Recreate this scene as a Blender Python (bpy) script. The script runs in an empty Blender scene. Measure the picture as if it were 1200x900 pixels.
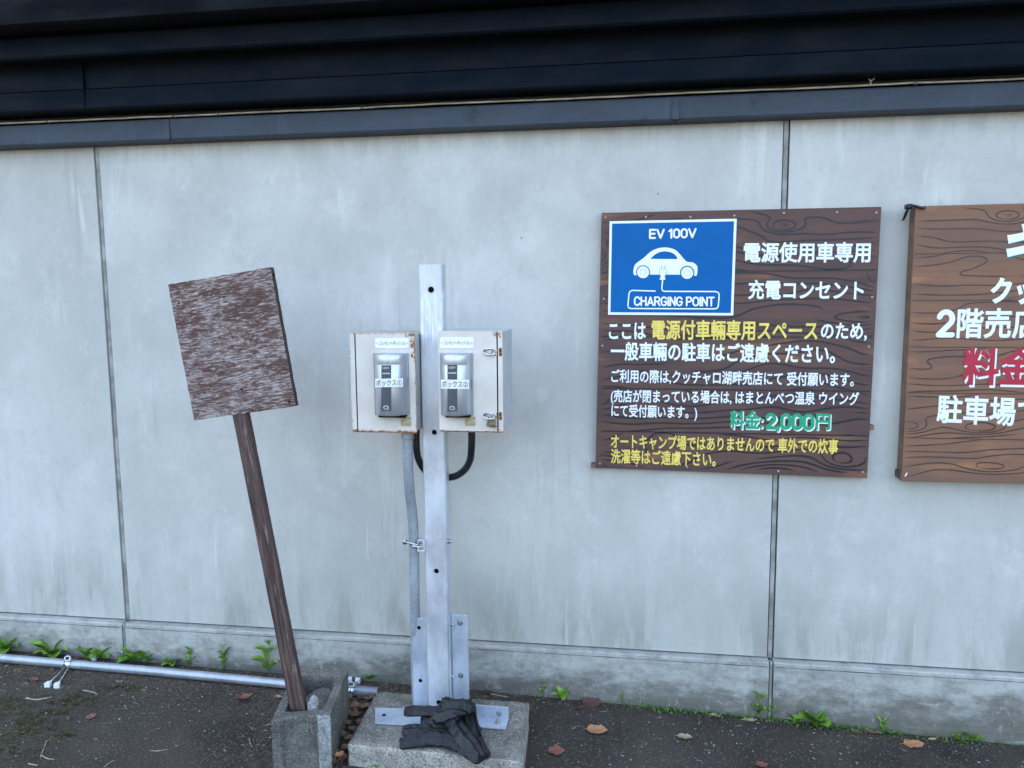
import bpy, bmesh, math, random
import numpy as np
from mathutils import Vector, Matrix, noise as mnoise
random.seed(7)
rnd = random.Random(11)
SC = bpy.context.scene
COL = SC.collection
PI = math.pi

# ------------------------------------------------------------------ camera
YAW, PITCH, ROLL, FN = -0.1515, -0.1172, -0.0081, 0.93
_f = Vector((math.sin(YAW)*math.cos(PITCH), math.cos(YAW)*math.cos(PITCH), math.sin(PITCH)))
_r0 = Vector((math.cos(YAW), -math.sin(YAW), 0)); _u0 = _r0.cross(_f)
_R = _r0*math.cos(ROLL) + _u0*math.sin(ROLL)
_U = _u0*math.cos(ROLL) - _r0*math.sin(ROLL)
CAM = Vector((0, -2.8, 1.5))
cd = bpy.data.cameras.new('camera'); cam = bpy.data.objects.new('camera', cd); COL.objects.link(cam)
cd.sensor_width = 36; cd.lens = FN*1000/1200*36; cd.clip_start = .02; cd.clip_end = 2000
cam.matrix_world = Matrix(((_R.x, _U.x, -_f.x, CAM.x), (_R.y, _U.y, -_f.y, CAM.y), (_R.z, _U.z, -_f.z, CAM.z), (0, 0, 0, 1)))
SC.camera = cam

# ------------------------------------------------------------------ light
SUN_D = Vector((-.30, .66, .69)).normalized()      # direction towards the sun
W = bpy.data.worlds.new('World'); SC.world = W; W.use_nodes = True
wn = W.node_tree; sky = wn.nodes.new('ShaderNodeTexSky'); sky.sky_type = 'NISHITA'; sky.sun_disc = False
sky.sun_elevation = math.asin(SUN_D.z); sky.sun_rotation = math.atan2(SUN_D.x, SUN_D.y)
sky.air_density = 1.0; sky.dust_density = 5.0; sky.ozone_density = 0.1
bg = wn.nodes['Background']; bg.inputs['Strength'].default_value = .15
wn.links.new(sky.outputs[0], bg.inputs[0])
sl = bpy.data.lights.new('sun', 'SUN'); so = bpy.data.objects.new('sun', sl); COL.objects.link(so)
sl.energy = 2.5; sl.angle = math.radians(.6); sl.color = (1, .97, .93)
so.rotation_euler = SUN_D.to_track_quat('Z', 'Y').to_euler(); so.location = (0, -4, 6)
SC.view_settings.view_transform = 'Standard'; SC.view_settings.look = 'None'
SC.view_settings.exposure = 2.98; SC.view_settings.gamma = 1.0
SC.cycles.max_bounces = 6

# ------------------------------------------------------------------ points on real planes
def ray(x, y):
    f = FN*1000
    return _f + _R*((x-600)/f) - _U*((y-450)/f)
def A(x, y, Y=0.0):                 # on the vertical plane Y
    d = ray(x, y); return CAM + d*((Y+2.8)/d.y)
def AZ(x, y, z):                    # on the level plane z
    d = ray(x, y); return CAM + d*((z-1.5)/d.z)
def gz(x):
    xs = (-8, -2.6, -.44, .49, 1.34, 8); zs = (.09, .046, .008, -.020, -.056, -.12)
    return float(np.interp(x, xs, zs))
def AG(x, y, dz=0.0):               # on the ground
    z = .02
    for _ in range(5):
        p = AZ(x, y, z+dz); z = gz(p.x)
    return Vector((p.x, p.y, z+dz))

# ------------------------------------------------------------------ materials
class NB:
    def __init__(s, name):
        s.m = bpy.data.materials.new(name); s.m.use_nodes = True; s.t = s.m.node_tree
        s.b = s.t.nodes['Principled BSDF']; s.tc = s.t.nodes.new('ShaderNodeTexCoord')
    def v(s, sock, val):
        if isinstance(val, bpy.types.NodeSocket): s.t.links.new(val, sock)
        else:
            try: sock.default_value = val
            except Exception: sock.default_value = tuple(val)+(1,) if hasattr(val, '__len__') else val
    def obj(s, scale=(1, 1, 1), loc=(0, 0, 0)):
        n = s.t.nodes.new('ShaderNodeMapping'); s.t.links.new(s.tc.outputs['Object'], n.inputs[0])
        n.inputs['Scale'].default_value = scale; n.inputs['Location'].default_value = loc
        return n.outputs[0]
    def noise(s, vec, scale=5, detail=4, rough=.55, dist=0):
        n = s.t.nodes.new('ShaderNodeTexNoise'); s.t.links.new(vec, n.inputs['Vector'])
        n.inputs['Scale'].default_value = scale; n.inputs['Detail'].default_value = detail
        n.inputs['Roughness'].default_value = rough; n.inputs['Distortion'].default_value = dist
        return n.outputs[0]
    def vor(s, vec, scale=5, feature='F1', out=0):
        n = s.t.nodes.new('ShaderNodeTexVoronoi'); n.feature = feature; s.t.links.new(vec, n.inputs['Vector'])
        n.inputs['Scale'].default_value = scale
        return n.outputs[out]
    def map(s, x, a, b, c=0, d=1, smooth=True):
        n = s.t.nodes.new('ShaderNodeMapRange'); n.interpolation_type = 'SMOOTHSTEP' if smooth else 'LINEAR'
        s.v(n.inputs[0], x)
        for i, q in enumerate((a, b, c, d)): n.inputs[i+1].default_value = q
        return n.outputs[0]
    def math(s, op, a, b=0.0, c=0.0):
        n = s.t.nodes.new('ShaderNodeMath'); n.operation = op
        s.v(n.inputs[0], a); s.v(n.inputs[1], b); s.v(n.inputs[2], c)
        return n.outputs[0]
    def mix(s, f, a, b, mode='MIX'):
        n = s.t.nodes.new('ShaderNodeMix'); n.data_type = 'RGBA'; n.blend_type = mode
        s.v(n.inputs[0], f); s.v(n.inputs[6], a); s.v(n.inputs[7], b)
        return n.outputs[2]
    def xyz(s, vec=None):
        n = s.t.nodes.new('ShaderNodeSeparateXYZ'); s.t.links.new(vec if vec else s.tc.outputs['Object'], n.inputs[0])
        return n.outputs
    def bump(s, h, strength=.3, dist=.002):
        n = s.t.nodes.new('ShaderNodeBump'); s.v(n.inputs['Height'], h)
        n.inputs['Strength'].default_value = strength; n.inputs['Distance'].default_value = dist
        s.t.links.new(n.outputs[0], s.b.inputs['Normal'])
    def done(s, col, rough=.6, metal=0, spec=.5):
        s.v(s.b.inputs['Base Color'], col); s.v(s.b.inputs['Roughness'], rough); s.v(s.b.inputs['Metallic'], metal)
        s.b.inputs['Specular IOR Level'].default_value = spec
        return s.m
def h(x):                           # '#rrggbb' to linear
    x = x.lstrip('#'); c = [int(x[i:i+2], 16)/255 for i in (0, 2, 4)]
    return tuple((v/12.92 if v <= .04045 else ((v+.055)/1.055)**2.4) for v in c)+(1,)
def c3(a, b=None, c=None):
    return (a, a if b is None else b, a if c is None else c, 1)

def m_simple(name, col, rough=.6, metal=0, var=.15, scale=30, bump=.15, spec=.5):
    n = NB(name); o = n.obj(); a = n.noise(o, scale, 5)
    dark = tuple(v*(1-var) for v in col[:3])+(1,); lite = tuple(min(1, v*(1+var)) for v in col[:3])+(1,)
    n.bump(n.noise(o, scale*4, 3), bump, .001)
    return n.done(n.mix(n.map(a, .35, .65), dark, lite), n.map(a, .3, .7, rough*.85, min(1, rough*1.15)), metal, spec)

def m_concrete(name, base, stain=0.0, plinth=False):
    n = NB(name); o = n.obj()
    big = n.noise(o, 1.1, 6, .62, .3); mid = n.noise(n.obj((1, 1, .7), (3, 1, 2)), 3.6, 7, .66, .15)
    fine = n.noise(o, 60, 5, .7); streak = n.noise(n.obj((6, 6, .7)), 1.4, 6, .66, .5)
    sh = lambda k, g=1.0: (min(1, base[0]*k), min(1, base[1]*k*g), min(1, base[2]*k), 1)
    col = n.mix(n.map(big, .33, .66), sh(.86), sh(1.10))
    col = n.mix(n.map(mid, .46, .70, 0, .6), col, sh(.80))
    cloud = n.noise(n.obj((1, 1, .9), (11, 2, 7)), 5.5, 8, .72, .15)
    col = n.mix(n.map(cloud, .52, .67, 0, .42), col, sh(1.24))
    col = n.mix(n.map(n.noise(n.obj((1, 1, .8), (1, 8, 3)), 14, 8, .78, .1), .52, .66, 0, .36), col, sh(.74, 1.01))
    reg = n.map(n.noise(n.obj((1, 1, 1), (2, 0, 6)), 1.7, 3), .46, .60)
    col = n.mix(n.math('MULTIPLY', reg, n.map(streak, .54, .66, 0, .6)), col, sh(1.30))
    dk = n.noise(n.obj((13, 13, .45), (5, 2, 7)), 1.3, 6, .7, .2)
    col = n.mix(n.math('MULTIPLY', reg, n.map(dk, .57, .70, 0, .45)), col, sh(.66))
    col = n.mix(n.map(fine, .3, .75, 0, .22), col, sh(.7))
    # hairline scratches and bug holes
    vr = n.vor(n.obj((1, 1, .8)), 11); pit = n.map(vr, .022, .045, 1, 0)
    gate = n.map(n.noise(o, 6.1, 2), .5, .58)
    pit = n.math('MULTIPLY', pit, gate)
    col = n.mix(n.math('MULTIPLY', pit, .55), col, (.1, .1, .1, 1))
    z = n.xyz()[2]
    if plinth:
        dirt = n.math('ADD', n.map(z, -.05, .19, 1.35, .1), n.math('MULTIPLY', n.math('SUBTRACT', n.noise(n.obj((2.2, 2, 5)), 3, 8, .76), .5), 3.4))
        col = n.mix(n.map(dirt, .0, 1.2, 0, .93), col, (.115, .108, .086, 1))
        mot = n.noise(n.obj((1, 1, .8), (3, 3, 3)), 22, 8, .8)
        col = n.mix(n.map(mot, .46, .64, 0, .45), col, (.165, .158, .130, 1))
        col = n.mix(n.map(n.noise(n.obj((1, 1, .8), (7, 3, 9)), 30, 8, .8), .54, .66, 0, .5), col, (.42, .42, .39, 1))
        band = n.noise(n.obj((.8, 1, 14), (0, 0, 3)), 2.4, 6, .7, .4)
        col = n.mix(n.map(band, .50, .68, 0, .40), col, (.20, .20, .18, 1))
        lime = n.noise(n.obj((.9, 1, 22), (2, 0, 8)), 2.6, 6, .74, .5)
        col = n.mix(n.map(lime, .60, .68, 0, .5), col, (.47, .49, .48, 1))
        moss = n.math('MULTIPLY', n.map(z, -.07, .07, 1, 0), n.map(n.noise(o, 14, 6, .7), .46, .62))
        col = n.mix(n.math('MULTIPLY', moss, .55), col, (.07, .085, .035, 1))
    else:
        low = n.math('ADD', n.map(z, .2, .95, .75, 0), n.math('MULTIPLY', n.math('SUBTRACT', streak, .5), 1.6))
        col = n.mix(n.map(low, .15, 1.1, 0, .6), col, (base[0]*.66, base[1]*.67, base[2]*.64, 1))
        foot = n.math('MULTIPLY', n.map(z, .52, .20), n.map(n.noise(n.obj((5, 5, 1.1), (4, 9, 2)), 1.5, 6, .7, .2), .46, .62))
        col = n.mix(n.math('MULTIPLY', foot, .62), col, (base[0]*.50, base[1]*.50, base[2]*.46, 1))
        wsk = n.math('MULTIPLY', n.map(z, 1.3, .25), n.map(n.noise(n.obj((16, 16, .5), (1, 9, 5)), 1.5, 5, .7, .1), .62, .70))
        col = n.mix(n.math('MULTIPLY', wsk, .55), col, (min(1, base[0]*1.35), min(1, base[1]*1.35), min(1, base[2]*1.35), 1))
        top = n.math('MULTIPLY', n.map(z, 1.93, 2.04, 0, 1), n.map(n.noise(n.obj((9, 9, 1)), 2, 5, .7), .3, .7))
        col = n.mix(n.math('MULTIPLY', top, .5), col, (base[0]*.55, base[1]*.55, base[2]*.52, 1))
    hb = n.math('ADD', n.math('MULTIPLY', fine, .5), n.math('MULTIPLY', pit, -2.5))
    hb = n.math('ADD', hb, n.math('MULTIPLY', mid, 1.2))
    n.bump(hb, .35, .0022)
    return n.done(col, n.map(mid, .3, .7, .62, .86), 0, .35)

MAT = {}
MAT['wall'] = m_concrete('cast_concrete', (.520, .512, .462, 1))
MAT['plinth'] = m_concrete('plinth_concrete', (.42, .415, .37, 1), plinth=True)
MAT['sealant'] = m_simple('joint_sealant', (.27, .265, .24, 1), .7, 0, .35, 12)
MAT['sealdark'] = m_simple('joint_dark', (.05, .05, .048, 1), .8, 0, .3, 20)

def m_cladding(name, base, rough, sc=1.0):
    n = NB(name); o = n.obj()
    a = n.noise(n.obj((1.2, 4, 4)), 3, 6, .65, .3); b = n.noise(n.obj((10, 10, .8)), 2.5, 5, .65)
    col = n.mix(n.map(a, .35, .7), base, tuple(v*1.35 for v in base[:3])+(1,))
    col = n.mix(n.map(b, .58, .75, 0, .4), col, tuple(v*1.9+.004 for v in base[:3])+(1,))
    col = n.mix(n.map(n.noise(o, 7, 6, .7), .6, .7, 0, .5), col, tuple(v*.5 for v in base[:3])+(1,))
    n.bump(n.noise(o, 90, 3), .08, .001)
    return n.done(col, n.map(a, .3, .7, rough*.8, min(1, rough*1.2)), 0, .14)
MAT['clad'] = m_cladding('painted_dark_metal', (.0013, .0040, .0082, 1), .75)
MAT['flash'] = m_cladding('painted_slate_metal', (.047, .058, .074, 1), .5)
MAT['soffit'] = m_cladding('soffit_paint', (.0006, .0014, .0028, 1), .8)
MAT['cream_wire'] = m_simple('cream_wire', (.50, .47, .36, 1), .5, 0, .3, 9)

def m_ground():
    n = NB('old_asphalt'); o = n.obj(); x, y, z = n.xyz()
    ag = n.noise(o, 210, 4, .75); pat = n.noise(o, 2.1, 6, .62, .4)
    v1 = n.vor(o, 130, 'F1', 0); v2 = n.vor(o, 130, 'F1', 1)
    col = n.mix(n.map(pat, .3, .7), (.024, .0195, .0145, 1), (.064, .053, .039, 1))
    sep = n.t.nodes.new('ShaderNodeSeparateColor'); n.t.links.new(v2, sep.inputs[0])
    stone = n.math('MULTIPLY', n.map(sep.outputs[0], .74, .80), n.map(v1, .32, .5, 1, 0))
    col = n.mix(n.math('MULTIPLY', stone, .60), col, (.135, .135, .130, 1))
    col = n.mix(n.map(ag, .62, .74, 0, .35), col, (.15, .148, .14, 1))
    col = n.mix(n.map(ag, .42, .28, 0, .8), col, (.008, .008, .009, 1))
    brn = n.noise(n.obj((1, 1, 1), (5, 5, 0)), 4.2, 7, .72, .3)
    col = n.mix(n.map(brn, .46, .66, 0, .6), col, n.mix(n.map(ag, .4, .6), (.022, .017, .011, 1), (.085, .068, .046, 1)))
    # brown soil and rotted litter along the wall, thickest on the left
    wob = n.math('MULTIPLY', n.math('SUBTRACT', n.noise(o, 5, 6, .7, .3), .5), .55)
    band = n.map(n.math('ADD', y, wob), -.34, -.10, 0, 1)
    left = n.map(n.math('ADD', x, wob), -.95, -.05, 1, .25)
    soil = n.math('MULTIPLY', band, left)
    scol = n.mix(n.map(n.noise(o, 65, 6, .8), .38, .62), (.022, .017, .012, 1), (.115, .088, .060, 1))
    col = n.mix(n.map(soil, .15, .8, 0, .92), col, scol)
    blk = n.math('MULTIPLY', n.map(x, -1.45, -1.2), n.map(x, -.95, -1.1))
    p3 = n.map(n.noise(o, 9, 6, .72), .44, .6)
    col = n.mix(n.math('MULTIPLY', n.math('MULTIPLY', blk, p3), .75), col, scol)
    m = n.math('MULTIPLY', n.map(n.noise(n.obj((1, 1.6, 1), (4, 2, 0)), 6, 7, .75, .4), .47, .60), n.map(x, -1.6, -1.95))
    m = n.math('MULTIPLY', m, n.map(y, -.20, -.34))
    mc = n.mix(n.map(n.noise(o, 90, 4, .7), .4, .6), (.018, .018, .008, 1), (.075, .066, .028, 1))
    col = n.mix(n.math('MULTIPLY', m, .85), col, mc)
    g = n.math('MULTIPLY', n.map(y, -.09, -.02), n.map(n.noise(o, 16, 6, .7), .4, .56))
    col = n.mix(n.math('MULTIPLY', g, .6), col, (.030, .036, .014, 1))
    hh = n.math('ADD', n.math('MULTIPLY', v1, -.9), n.math('MULTIPLY', ag, 1.6)); hh = n.math('ADD', hh, n.math('MULTIPLY', pat, 4))
    n.bump(hh, .8, .0035)
    return n.done(col, n.map(ag, .3, .7, .65, .95), 0, .3)
MAT['ground'] = m_ground()

def m_galv(name, base=(.50, .54, .60, 1), metal=.55, rough=.42, spangle=True):
    n = NB(name); o = n.obj()
    v = n.vor(o, 160, 'F1', 1); s = n.t.nodes.new('ShaderNodeSeparateColor'); n.t.links.new(v, s.inputs[0])
    a = n.noise(n.obj((1, 1, .5)), 11, 6, .65); b = n.noise(n.obj((30, 30, 2)), 2, 5, .7)
    col = n.mix(n.map(a, .32, .68), tuple(v_*.78 for v_ in base[:3])+(1,), tuple(min(1, v_*1.12) for v_ in base[:3])+(1,))
    col = n.mix(n.math('MULTIPLY', s.outputs[0], .12), col, (.75, .78, .82, 1))
    col = n.mix(n.map(b, .6, .75, 0, .35), col, (.33, .35, .37, 1))
    col = n.mix(n.map(n.noise(o, 45, 6, .75), .66, .72, 0, .5), col, (.22, .21, .2, 1))
    z = n.xyz()[2]
    if name == 'galvanised_steel':
        scr = n.math('MULTIPLY', n.math('MULTIPLY', n.map(z, .48, .53), n.map(z, .68, .64)), n.map(n.noise(n.obj((140, 140, 9)), 1.3, 5, .7), .48, .58))
        col = n.mix(n.math('MULTIPLY', scr, .8), col, (.80, .83, .87, 1))
    n.bump(n.noise(o, 120, 4), .12, .001)
    return n.done(col, n.map(a, .3, .7, rough*.8, rough*1.3), metal, .5)
MAT['galv'] = m_galv('galvanised_steel', (.57, .59, .61, 1), .45, .46)
MAT['galv2'] = m_galv('galvanised_angle', (.46, .51, .57, 1), .5, .42)
MAT['pipe'] = m_galv('galvanised_pipe', (.36, .39, .42, 1), .6, .38)
MAT['pipe_dark'] = m_galv('pipe_sleeve', (.24, .26, .28, 1), .55, .4)
MAT['conduit'] = m_galv('grey_conduit', (.24, .265, .28, 1), .1, .5)
MAT['bolt'] = m_galv('bolt_steel', (.42, .41, .40, 1), .9, .3)
MAT['chrome'] = m_simple('bright_steel', (.55, .56, .57, 1), .25, .95, .2, 60, .1)
MAT['brass'] = m_simple('tarnished_brass', (.20, .17, .11, 1), .35, .8, .3, 90, .2)
MAT['hole'] = m_simple('hole_black', (.003, .003, .003, 1), .95, 0, .1, 20, 0, .1)
MAT['hose'] = m_simple('black_hose', (.010, .011, .014, 1), .38, 0, .3, 40, .2)
MAT['white_cap'] = m_simple('white_plastic', (.72, .72, .70, 1), .5, 0, .08, 50)

def m_box(name='cream_painted_box', ex=True, ca=(.58, .53, .455, 1), cb=(.66, .61, .535, 1)):
    n = NB(name); o = n.obj(); x, y, z = n.xyz()
    a = n.noise(o, 9, 5, .6); r = n.noise(o, 60, 7, .78, .4); r2 = n.noise(o, 17, 5, .7)
    col = n.mix(n.map(a, .35, .65), ca, cb)
    dx = n.math('SUBTRACT', .109, n.math('ABSOLUTE', x)); dz = n.math('SUBTRACT', .157, n.math('ABSOLUTE', z))
    d = n.math('MINIMUM', n.math('ABSOLUTE', dx), n.math('ABSOLUTE', dz)) if ex else n.math('ABSOLUTE', dz)
    bot = n.map(z, -.125, -.157, 0, .10)
    e = n.math('ADD', n.map(d, 0, .014, .22, -.13), n.math('ADD', r, n.math('MULTIPLY', r2, .55)))
    e = n.math('ADD', e, bot)
    col = n.mix(n.map(e, .93, 1.06, 0, .9), col, (.48, .30, .16, 1))
    col = n.mix(n.map(e, 1.05, 1.14, 0, .95), col, (.14, .055, .022, 1))
    drip = n.noise(n.obj((40, 40, 2)), 2.2, 4, .6)
    col = n.mix(n.map(drip, .62, .76, 0, .25), col, (.46, .42, .34, 1))
    n.bump(n.noise(o, 80, 3), .1, .001)
    return n.done(col, .5, 0, .4)
MAT['box'] = m_box(); MAT['boxside'] = m_box('greyer_box_side', False, (.40, .41, .40, 1), (.47, .475, .46, 1))  # box body is greyer and darker than the cream door
MAT['rust'] = m_simple('flaking_rust', (.30, .125, .045, 1), .9, 0, .65, 110, .6)
def m_silver(name, base):
    n = NB(name); o = n.obj(); a = n.noise(n.obj((60, 60, 3)), 1.5, 4)
    return n.done(n.mix(n.map(a, .4, .7), base, tuple(v*.85 for v in base[:3])+(1,)), .34, .7, .5)
MAT['silver'] = m_silver('silver_plastic', (.52, .55, .58, 1))
MAT['silver_lid'] = m_silver('silver_plastic_lid', (.30, .335, .37, 1))
MAT['slate'] = m_simple('slate_label', (.055, .065, .080, 1), .4, 0, .12, 60, 0)
MAT['plate'] = m_simple('white_nameplate', (.78, .79, .78, 1), .4, 0, .05, 50, 0)
MAT['tape'] = m_simple('white_tape', (.72, .74, .70, 1), .5, 0, .06, 70, .1)
MAT['tag'] = m_simple('faded_amber_tag', (.36, .31, .17, 1), .4, 0, .3, 120, .1)
MAT['inkgrey'] = m_simple('grey_ink', (.10, .13, .12, 1), .6, 0, .2, 60, 0)
MAT['inkgreen'] = m_simple('dark_marker_ink', (.07, .10, .08, 1), .6, 0, .2, 60, 0)

def m_worn_board():
    n = NB('flaking_brown_board'); o = n.obj()
    f1 = n.noise(n.obj((40, 40, 260), (1, 3, 2)), 1.0, 7, .72, .6); f2 = n.noise(n.obj((7, 7, 16), (8, 1, 5)), 1.0, 5, .6, .5)
    s = n.math('ADD', n.math('MULTIPLY', f1, 1.0), n.math('MULTIPLY', f2, .42))
    fine = n.noise(n.obj((60, 60, 420)), 1.0, 6, .75)
    brown = n.mix(n.map(f2, .35, .65), (.105, .055, .042, 1), (.165, .100, .080, 1))
    brown = n.mix(n.map(fine, .35, .6, .5, 0), brown, (.055, .022, .02, 1))
    grey = n.mix(n.map(fine, .35, .65), (.27, .225, .205, 1), (.52, .475, .445, 1))
    col = n.mix(n.map(s, .66, .83, 0, .9), brown, grey)
    n.bump(n.math('ADD', n.map(s, .64, .76, 1, 0), fine), .5, .0015)
    return n.done(col, .85, 0, .2)
MAT['board'] = m_worn_board()
def m_stake():
    n = NB('brown_painted_stake'); o = n.obj()
    f = n.noise(n.obj((60, 60, 3)), 2, 6, .7, .8); g = n.noise(n.obj((90, 90, 7), (2, 2, 2)), 1.0, 6, .75, .6)
    col = n.mix(n.map(f, .35, .65), (.036, .021, .017, 1), (.110, .068, .054, 1))
    col = n.mix(n.map(g, .56, .68, 0, .7), col, (.27, .21, .17, 1))
    n.bump(f, .5, .002)
    return n.done(col, .75, 0, .3)
MAT['stake'] = m_stake()
MAT['boardedge'] = m_simple('board_edge', (.045, .024, .022, 1), .85, 0, .5, 60)

def m_block(name, base, speck=.5):
    n = NB(name); o = n.obj()
    a = n.noise(o, 14, 6, .65); f = n.noise(o, 150, 5, .8); v = n.vor(o, 190, 'F1', 0)
    v2 = n.vor(o, 190, 'F1', 1); sp = n.t.nodes.new('ShaderNodeSeparateColor'); n.t.links.new(v2, sp.inputs[0])
    col = n.mix(n.map(a, .35, .65), tuple(k*.66 for k in base[:3])+(1,), tuple(k*1.15 for k in base[:3])+(1,))
    col = n.mix(n.math('MULTIPLY', n.map(sp.outputs[1], .5, .8), n.map(v, .3, .5, speck, 0)), col, (.48, .47, .43, 1))
    col = n.mix(n.map(f, .55, .36, 0, .75), col, (.045, .043, .036, 1))
    col = n.mix(n.map(n.noise(o, 8, 6, .75), .55, .68, 0, .5), col, (.085, .085, .055, 1))
    n.bump(n.math('ADD', n.math('MULTIPLY', f, 1.4), n.math('MULTIPLY', v, -1.0)), .8, .0035)
    return n.done(col, .92, 0, .2)
MAT['block'] = m_block('weathered_block', (.17, .160, .135, 1), .35)
MAT['block_side'] = m_block('block_pale_rim', (.36, .37, .35, 1), .3)  # paler tone for the right rim of the block's front
MAT['slab'] = m_block('slab_concrete', (.26, .24, .195, 1), .8)
MAT['slab_front'] = m_block('slab_exposed_aggregate', (.43, .40, .335, 1), 1.0)
MAT['stone'] = m_block('pale_stone', (.42, .42, .40, 1), .6)

def m_rubber():
    n = NB('black_rubber'); o = n.obj(); a = n.noise(o, 24, 5, .6)
    n.bump(n.noise(n.obj((30, 90, 60)), 1.5, 5, .6), .5, .003)
    return n.done(n.mix(n.map(a, .3, .7), (.0035, .004, .005, 1), (.008, .009, .010, 1)), n.map(a, .3, .7, .45, .7), 0, .45)
MAT['rubber'] = m_rubber()

def m_signwood(name, base, warm, dark, grain):
    n = NB(name); o = n.obj()
    a = n.noise(n.obj((1.3, 1, 7), (2, 0, 3)), 2.0, 4, .5, .6); b = n.noise(n.obj((3, 1, 60), (6, 0, 1)), 1.2, 4, .6)
    c = n.noise(n.obj((.9, 1, 5), (9, 0, 4)), 1.9, 3, .5, .4)
    col = n.mix(n.map(a, .56, .74, 0, 1), base, warm)
    col = n.mix(n.map(c, .50, .66, 0, .75), col, dark)
    col = n.mix(n.map(b, .40, .62, 0, .30), col, grain)
    n.bump(n.noise(o, 200, 3), .05, .0005)
    return n.done(col, .55, 0, .2)
MAT['wood1'] = m_signwood('printed_brown_woodgrain', (.125, .070, .055, 1), (.28, .130, .060, 1), (.078, .050, .050, 1), (.064, .039, .036, 1))
MAT['wood2'] = m_signwood('printed_tan_woodgrain', (.235, .122, .072, 1), (.345, .165, .078, 1), (.160, .095, .070, 1), (.17, .085, .055, 1))
MAT['wood2edge'] = m_simple('stained_sign_edge', (.15, .088, .055, 1), .6, 0, .35, 20)
MAT['wood1edge'] = m_simple('dark_sign_edge', (.05, .036, .034, 1), .6, 0, .3, 20)
MAT['grain1'] = m_simple('black_grain_ink', (.008, .008, .010, 1), .45, 0, .2, 30, 0)
MAT['grain2'] = m_simple('brown_grain_ink', (.045, .022, .016, 1), .45, 0, .3, 30, 0)
MAT['blue'] = m_simple('blue_sign_film', (.0005, .108, .335, 1), .5, 0, .06, 4, 0, .15)
MAT['white'] = m_simple('white_sign_paint', (.80, .84, .86, 1), .45, 0, .04, 30, 0)
MAT['carline'] = m_simple('pale_blue_line', (.20, .42, .62, 1), .45, 0, .1, 30, 0)
MAT['yellow'] = m_simple('yellow_sign_paint', (.80, .62, .12, 1), .45, 0, .08, 30, 0)
MAT['green'] = m_simple('green_sign_paint', (.004, .32, .14, 1), .45, 0, .08, 30, 0)
MAT['teal'] = m_simple('teal_shadow_paint', (.02, .14, .12, 1), .45, 0, .08, 30, 0)
MAT['red'] = m_simple('crimson_sign_paint', (.40, .010, .032, 1), .45, 0, .08, 30, 0)

def m_leaf(name, a, b, tr=.25):
    n = NB(name); o = n.obj()
    f = n.noise(o, 60, 5, .65)
    rv = n.t.nodes.new('ShaderNodeObjectInfo').outputs['Random']
    col = n.mix(n.map(f, .35, .65), a, b)
    col = n.mix(n.map(rv, 0, 1, 0, .35), col, tuple(k*.55 for k in a[:3])+(1,))
    n.bump(n.noise(o, 150, 3), .4, .001)
    m = n.done(col, .6, 0, .35)
    n.b.inputs['Transmission Weight'].default_value = 0
    return m
MAT['weed'] = m_leaf('weed_green', (.10, .25, .02, 1), (.20, .38, .04, 1))
MAT['weed2'] = m_leaf('weed_light_green', (.16, .32, .03, 1), (.28, .45, .06, 1))
MAT['stem'] = m_simple('weed_stem', (.11, .16, .05, 1), .6)
MAT['creeper'] = m_leaf('creeper_green', (.05, .12, .015, 1), (.12, .25, .04, 1))
MAT['leaf_brown'] = m_leaf('dead_leaf_brown', (.115, .062, .036, 1), (.21, .125, .075, 1))
MAT['leaf_dark'] = m_leaf('dead_leaf_dark', (.07, .034, .026, 1), (.13, .060, .042, 1))
MAT['leaf_red'] = m_leaf('dead_leaf_red', (.15, .055, .038, 1), (.24, .09, .06, 1))
MAT['leaf_orange'] = m_leaf('dead_leaf_orange', (.36, .165, .07, 1), (.50, .26, .12, 1))
MAT['leaf_tan'] = m_leaf('dead_leaf_tan', (.33, .25, .15, 1), (.46, .37, .23, 1))
MAT['twig'] = m_simple('dry_twig', (.30, .26, .19, 1), .8, 0, .35, 60)
MAT['grit'] = m_leaf('grit_light', (.22, .21, .19, 1), (.42, .41, .38, 1))
MAT['litter'] = m_leaf('litter_brown', (.060, .043, .027, 1), (.19, .140, .088, 1))
MAT['moss'] = m_leaf('dry_moss', (.026, .027, .009, 1), (.120, .105, .034, 1))

# ------------------------------------------------------------------ mesh helpers
def link(name, me, m=None, parent=None, smooth=False):
    o = bpy.data.objects.new(name, me); COL.objects.link(o)
    if m is not None:
        ms = m if isinstance(m, (list, tuple)) else [m]
        if not me.materials:
            for q in ms: me.materials.append(MAT[q])
    if parent is not None: o.parent = parent
    if smooth: me.polygons.foreach_set('use_smooth', [True]*len(me.polygons))
    return o
def frombm(name, bm, m=None, parent=None, smooth=False, bevel=0):
    if bevel:
        bmesh.ops.bevel(bm, geom=[e for e in bm.edges if len(e.link_faces) == 2 and e.calc_face_angle(0) > .5], offset=bevel, segments=2, affect='EDGES', profile=.6)
    me = bpy.data.meshes.new(name); bm.normal_update(); bm.to_mesh(me); bm.free()
    return link(name, me, m, parent, smooth)
def tag(o, label=None, cat=None, group=None, kind=None):
    if label: o['label'] = label
    if cat: o['category'] = cat
    if group: o['group'] = group
    if kind: o['kind'] = kind
    return o
def thing(name, loc, label, cat, group=None, rot=(0, 0, 0)):
    o = bpy.data.objects.new(name, None); COL.objects.link(o); o.location = loc; o.rotation_euler = rot
    o.empty_display_size = .05
    return tag(o, label, cat, group)
def child(o, p):
    """parent a world-placed object o to p (p may be nested)."""
    bpy.context.view_layer.update()
    mw = o.matrix_world.copy(); o.parent = p; o.matrix_parent_inverse = p.matrix_world.inverted(); o.matrix_world = mw
    return o
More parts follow.
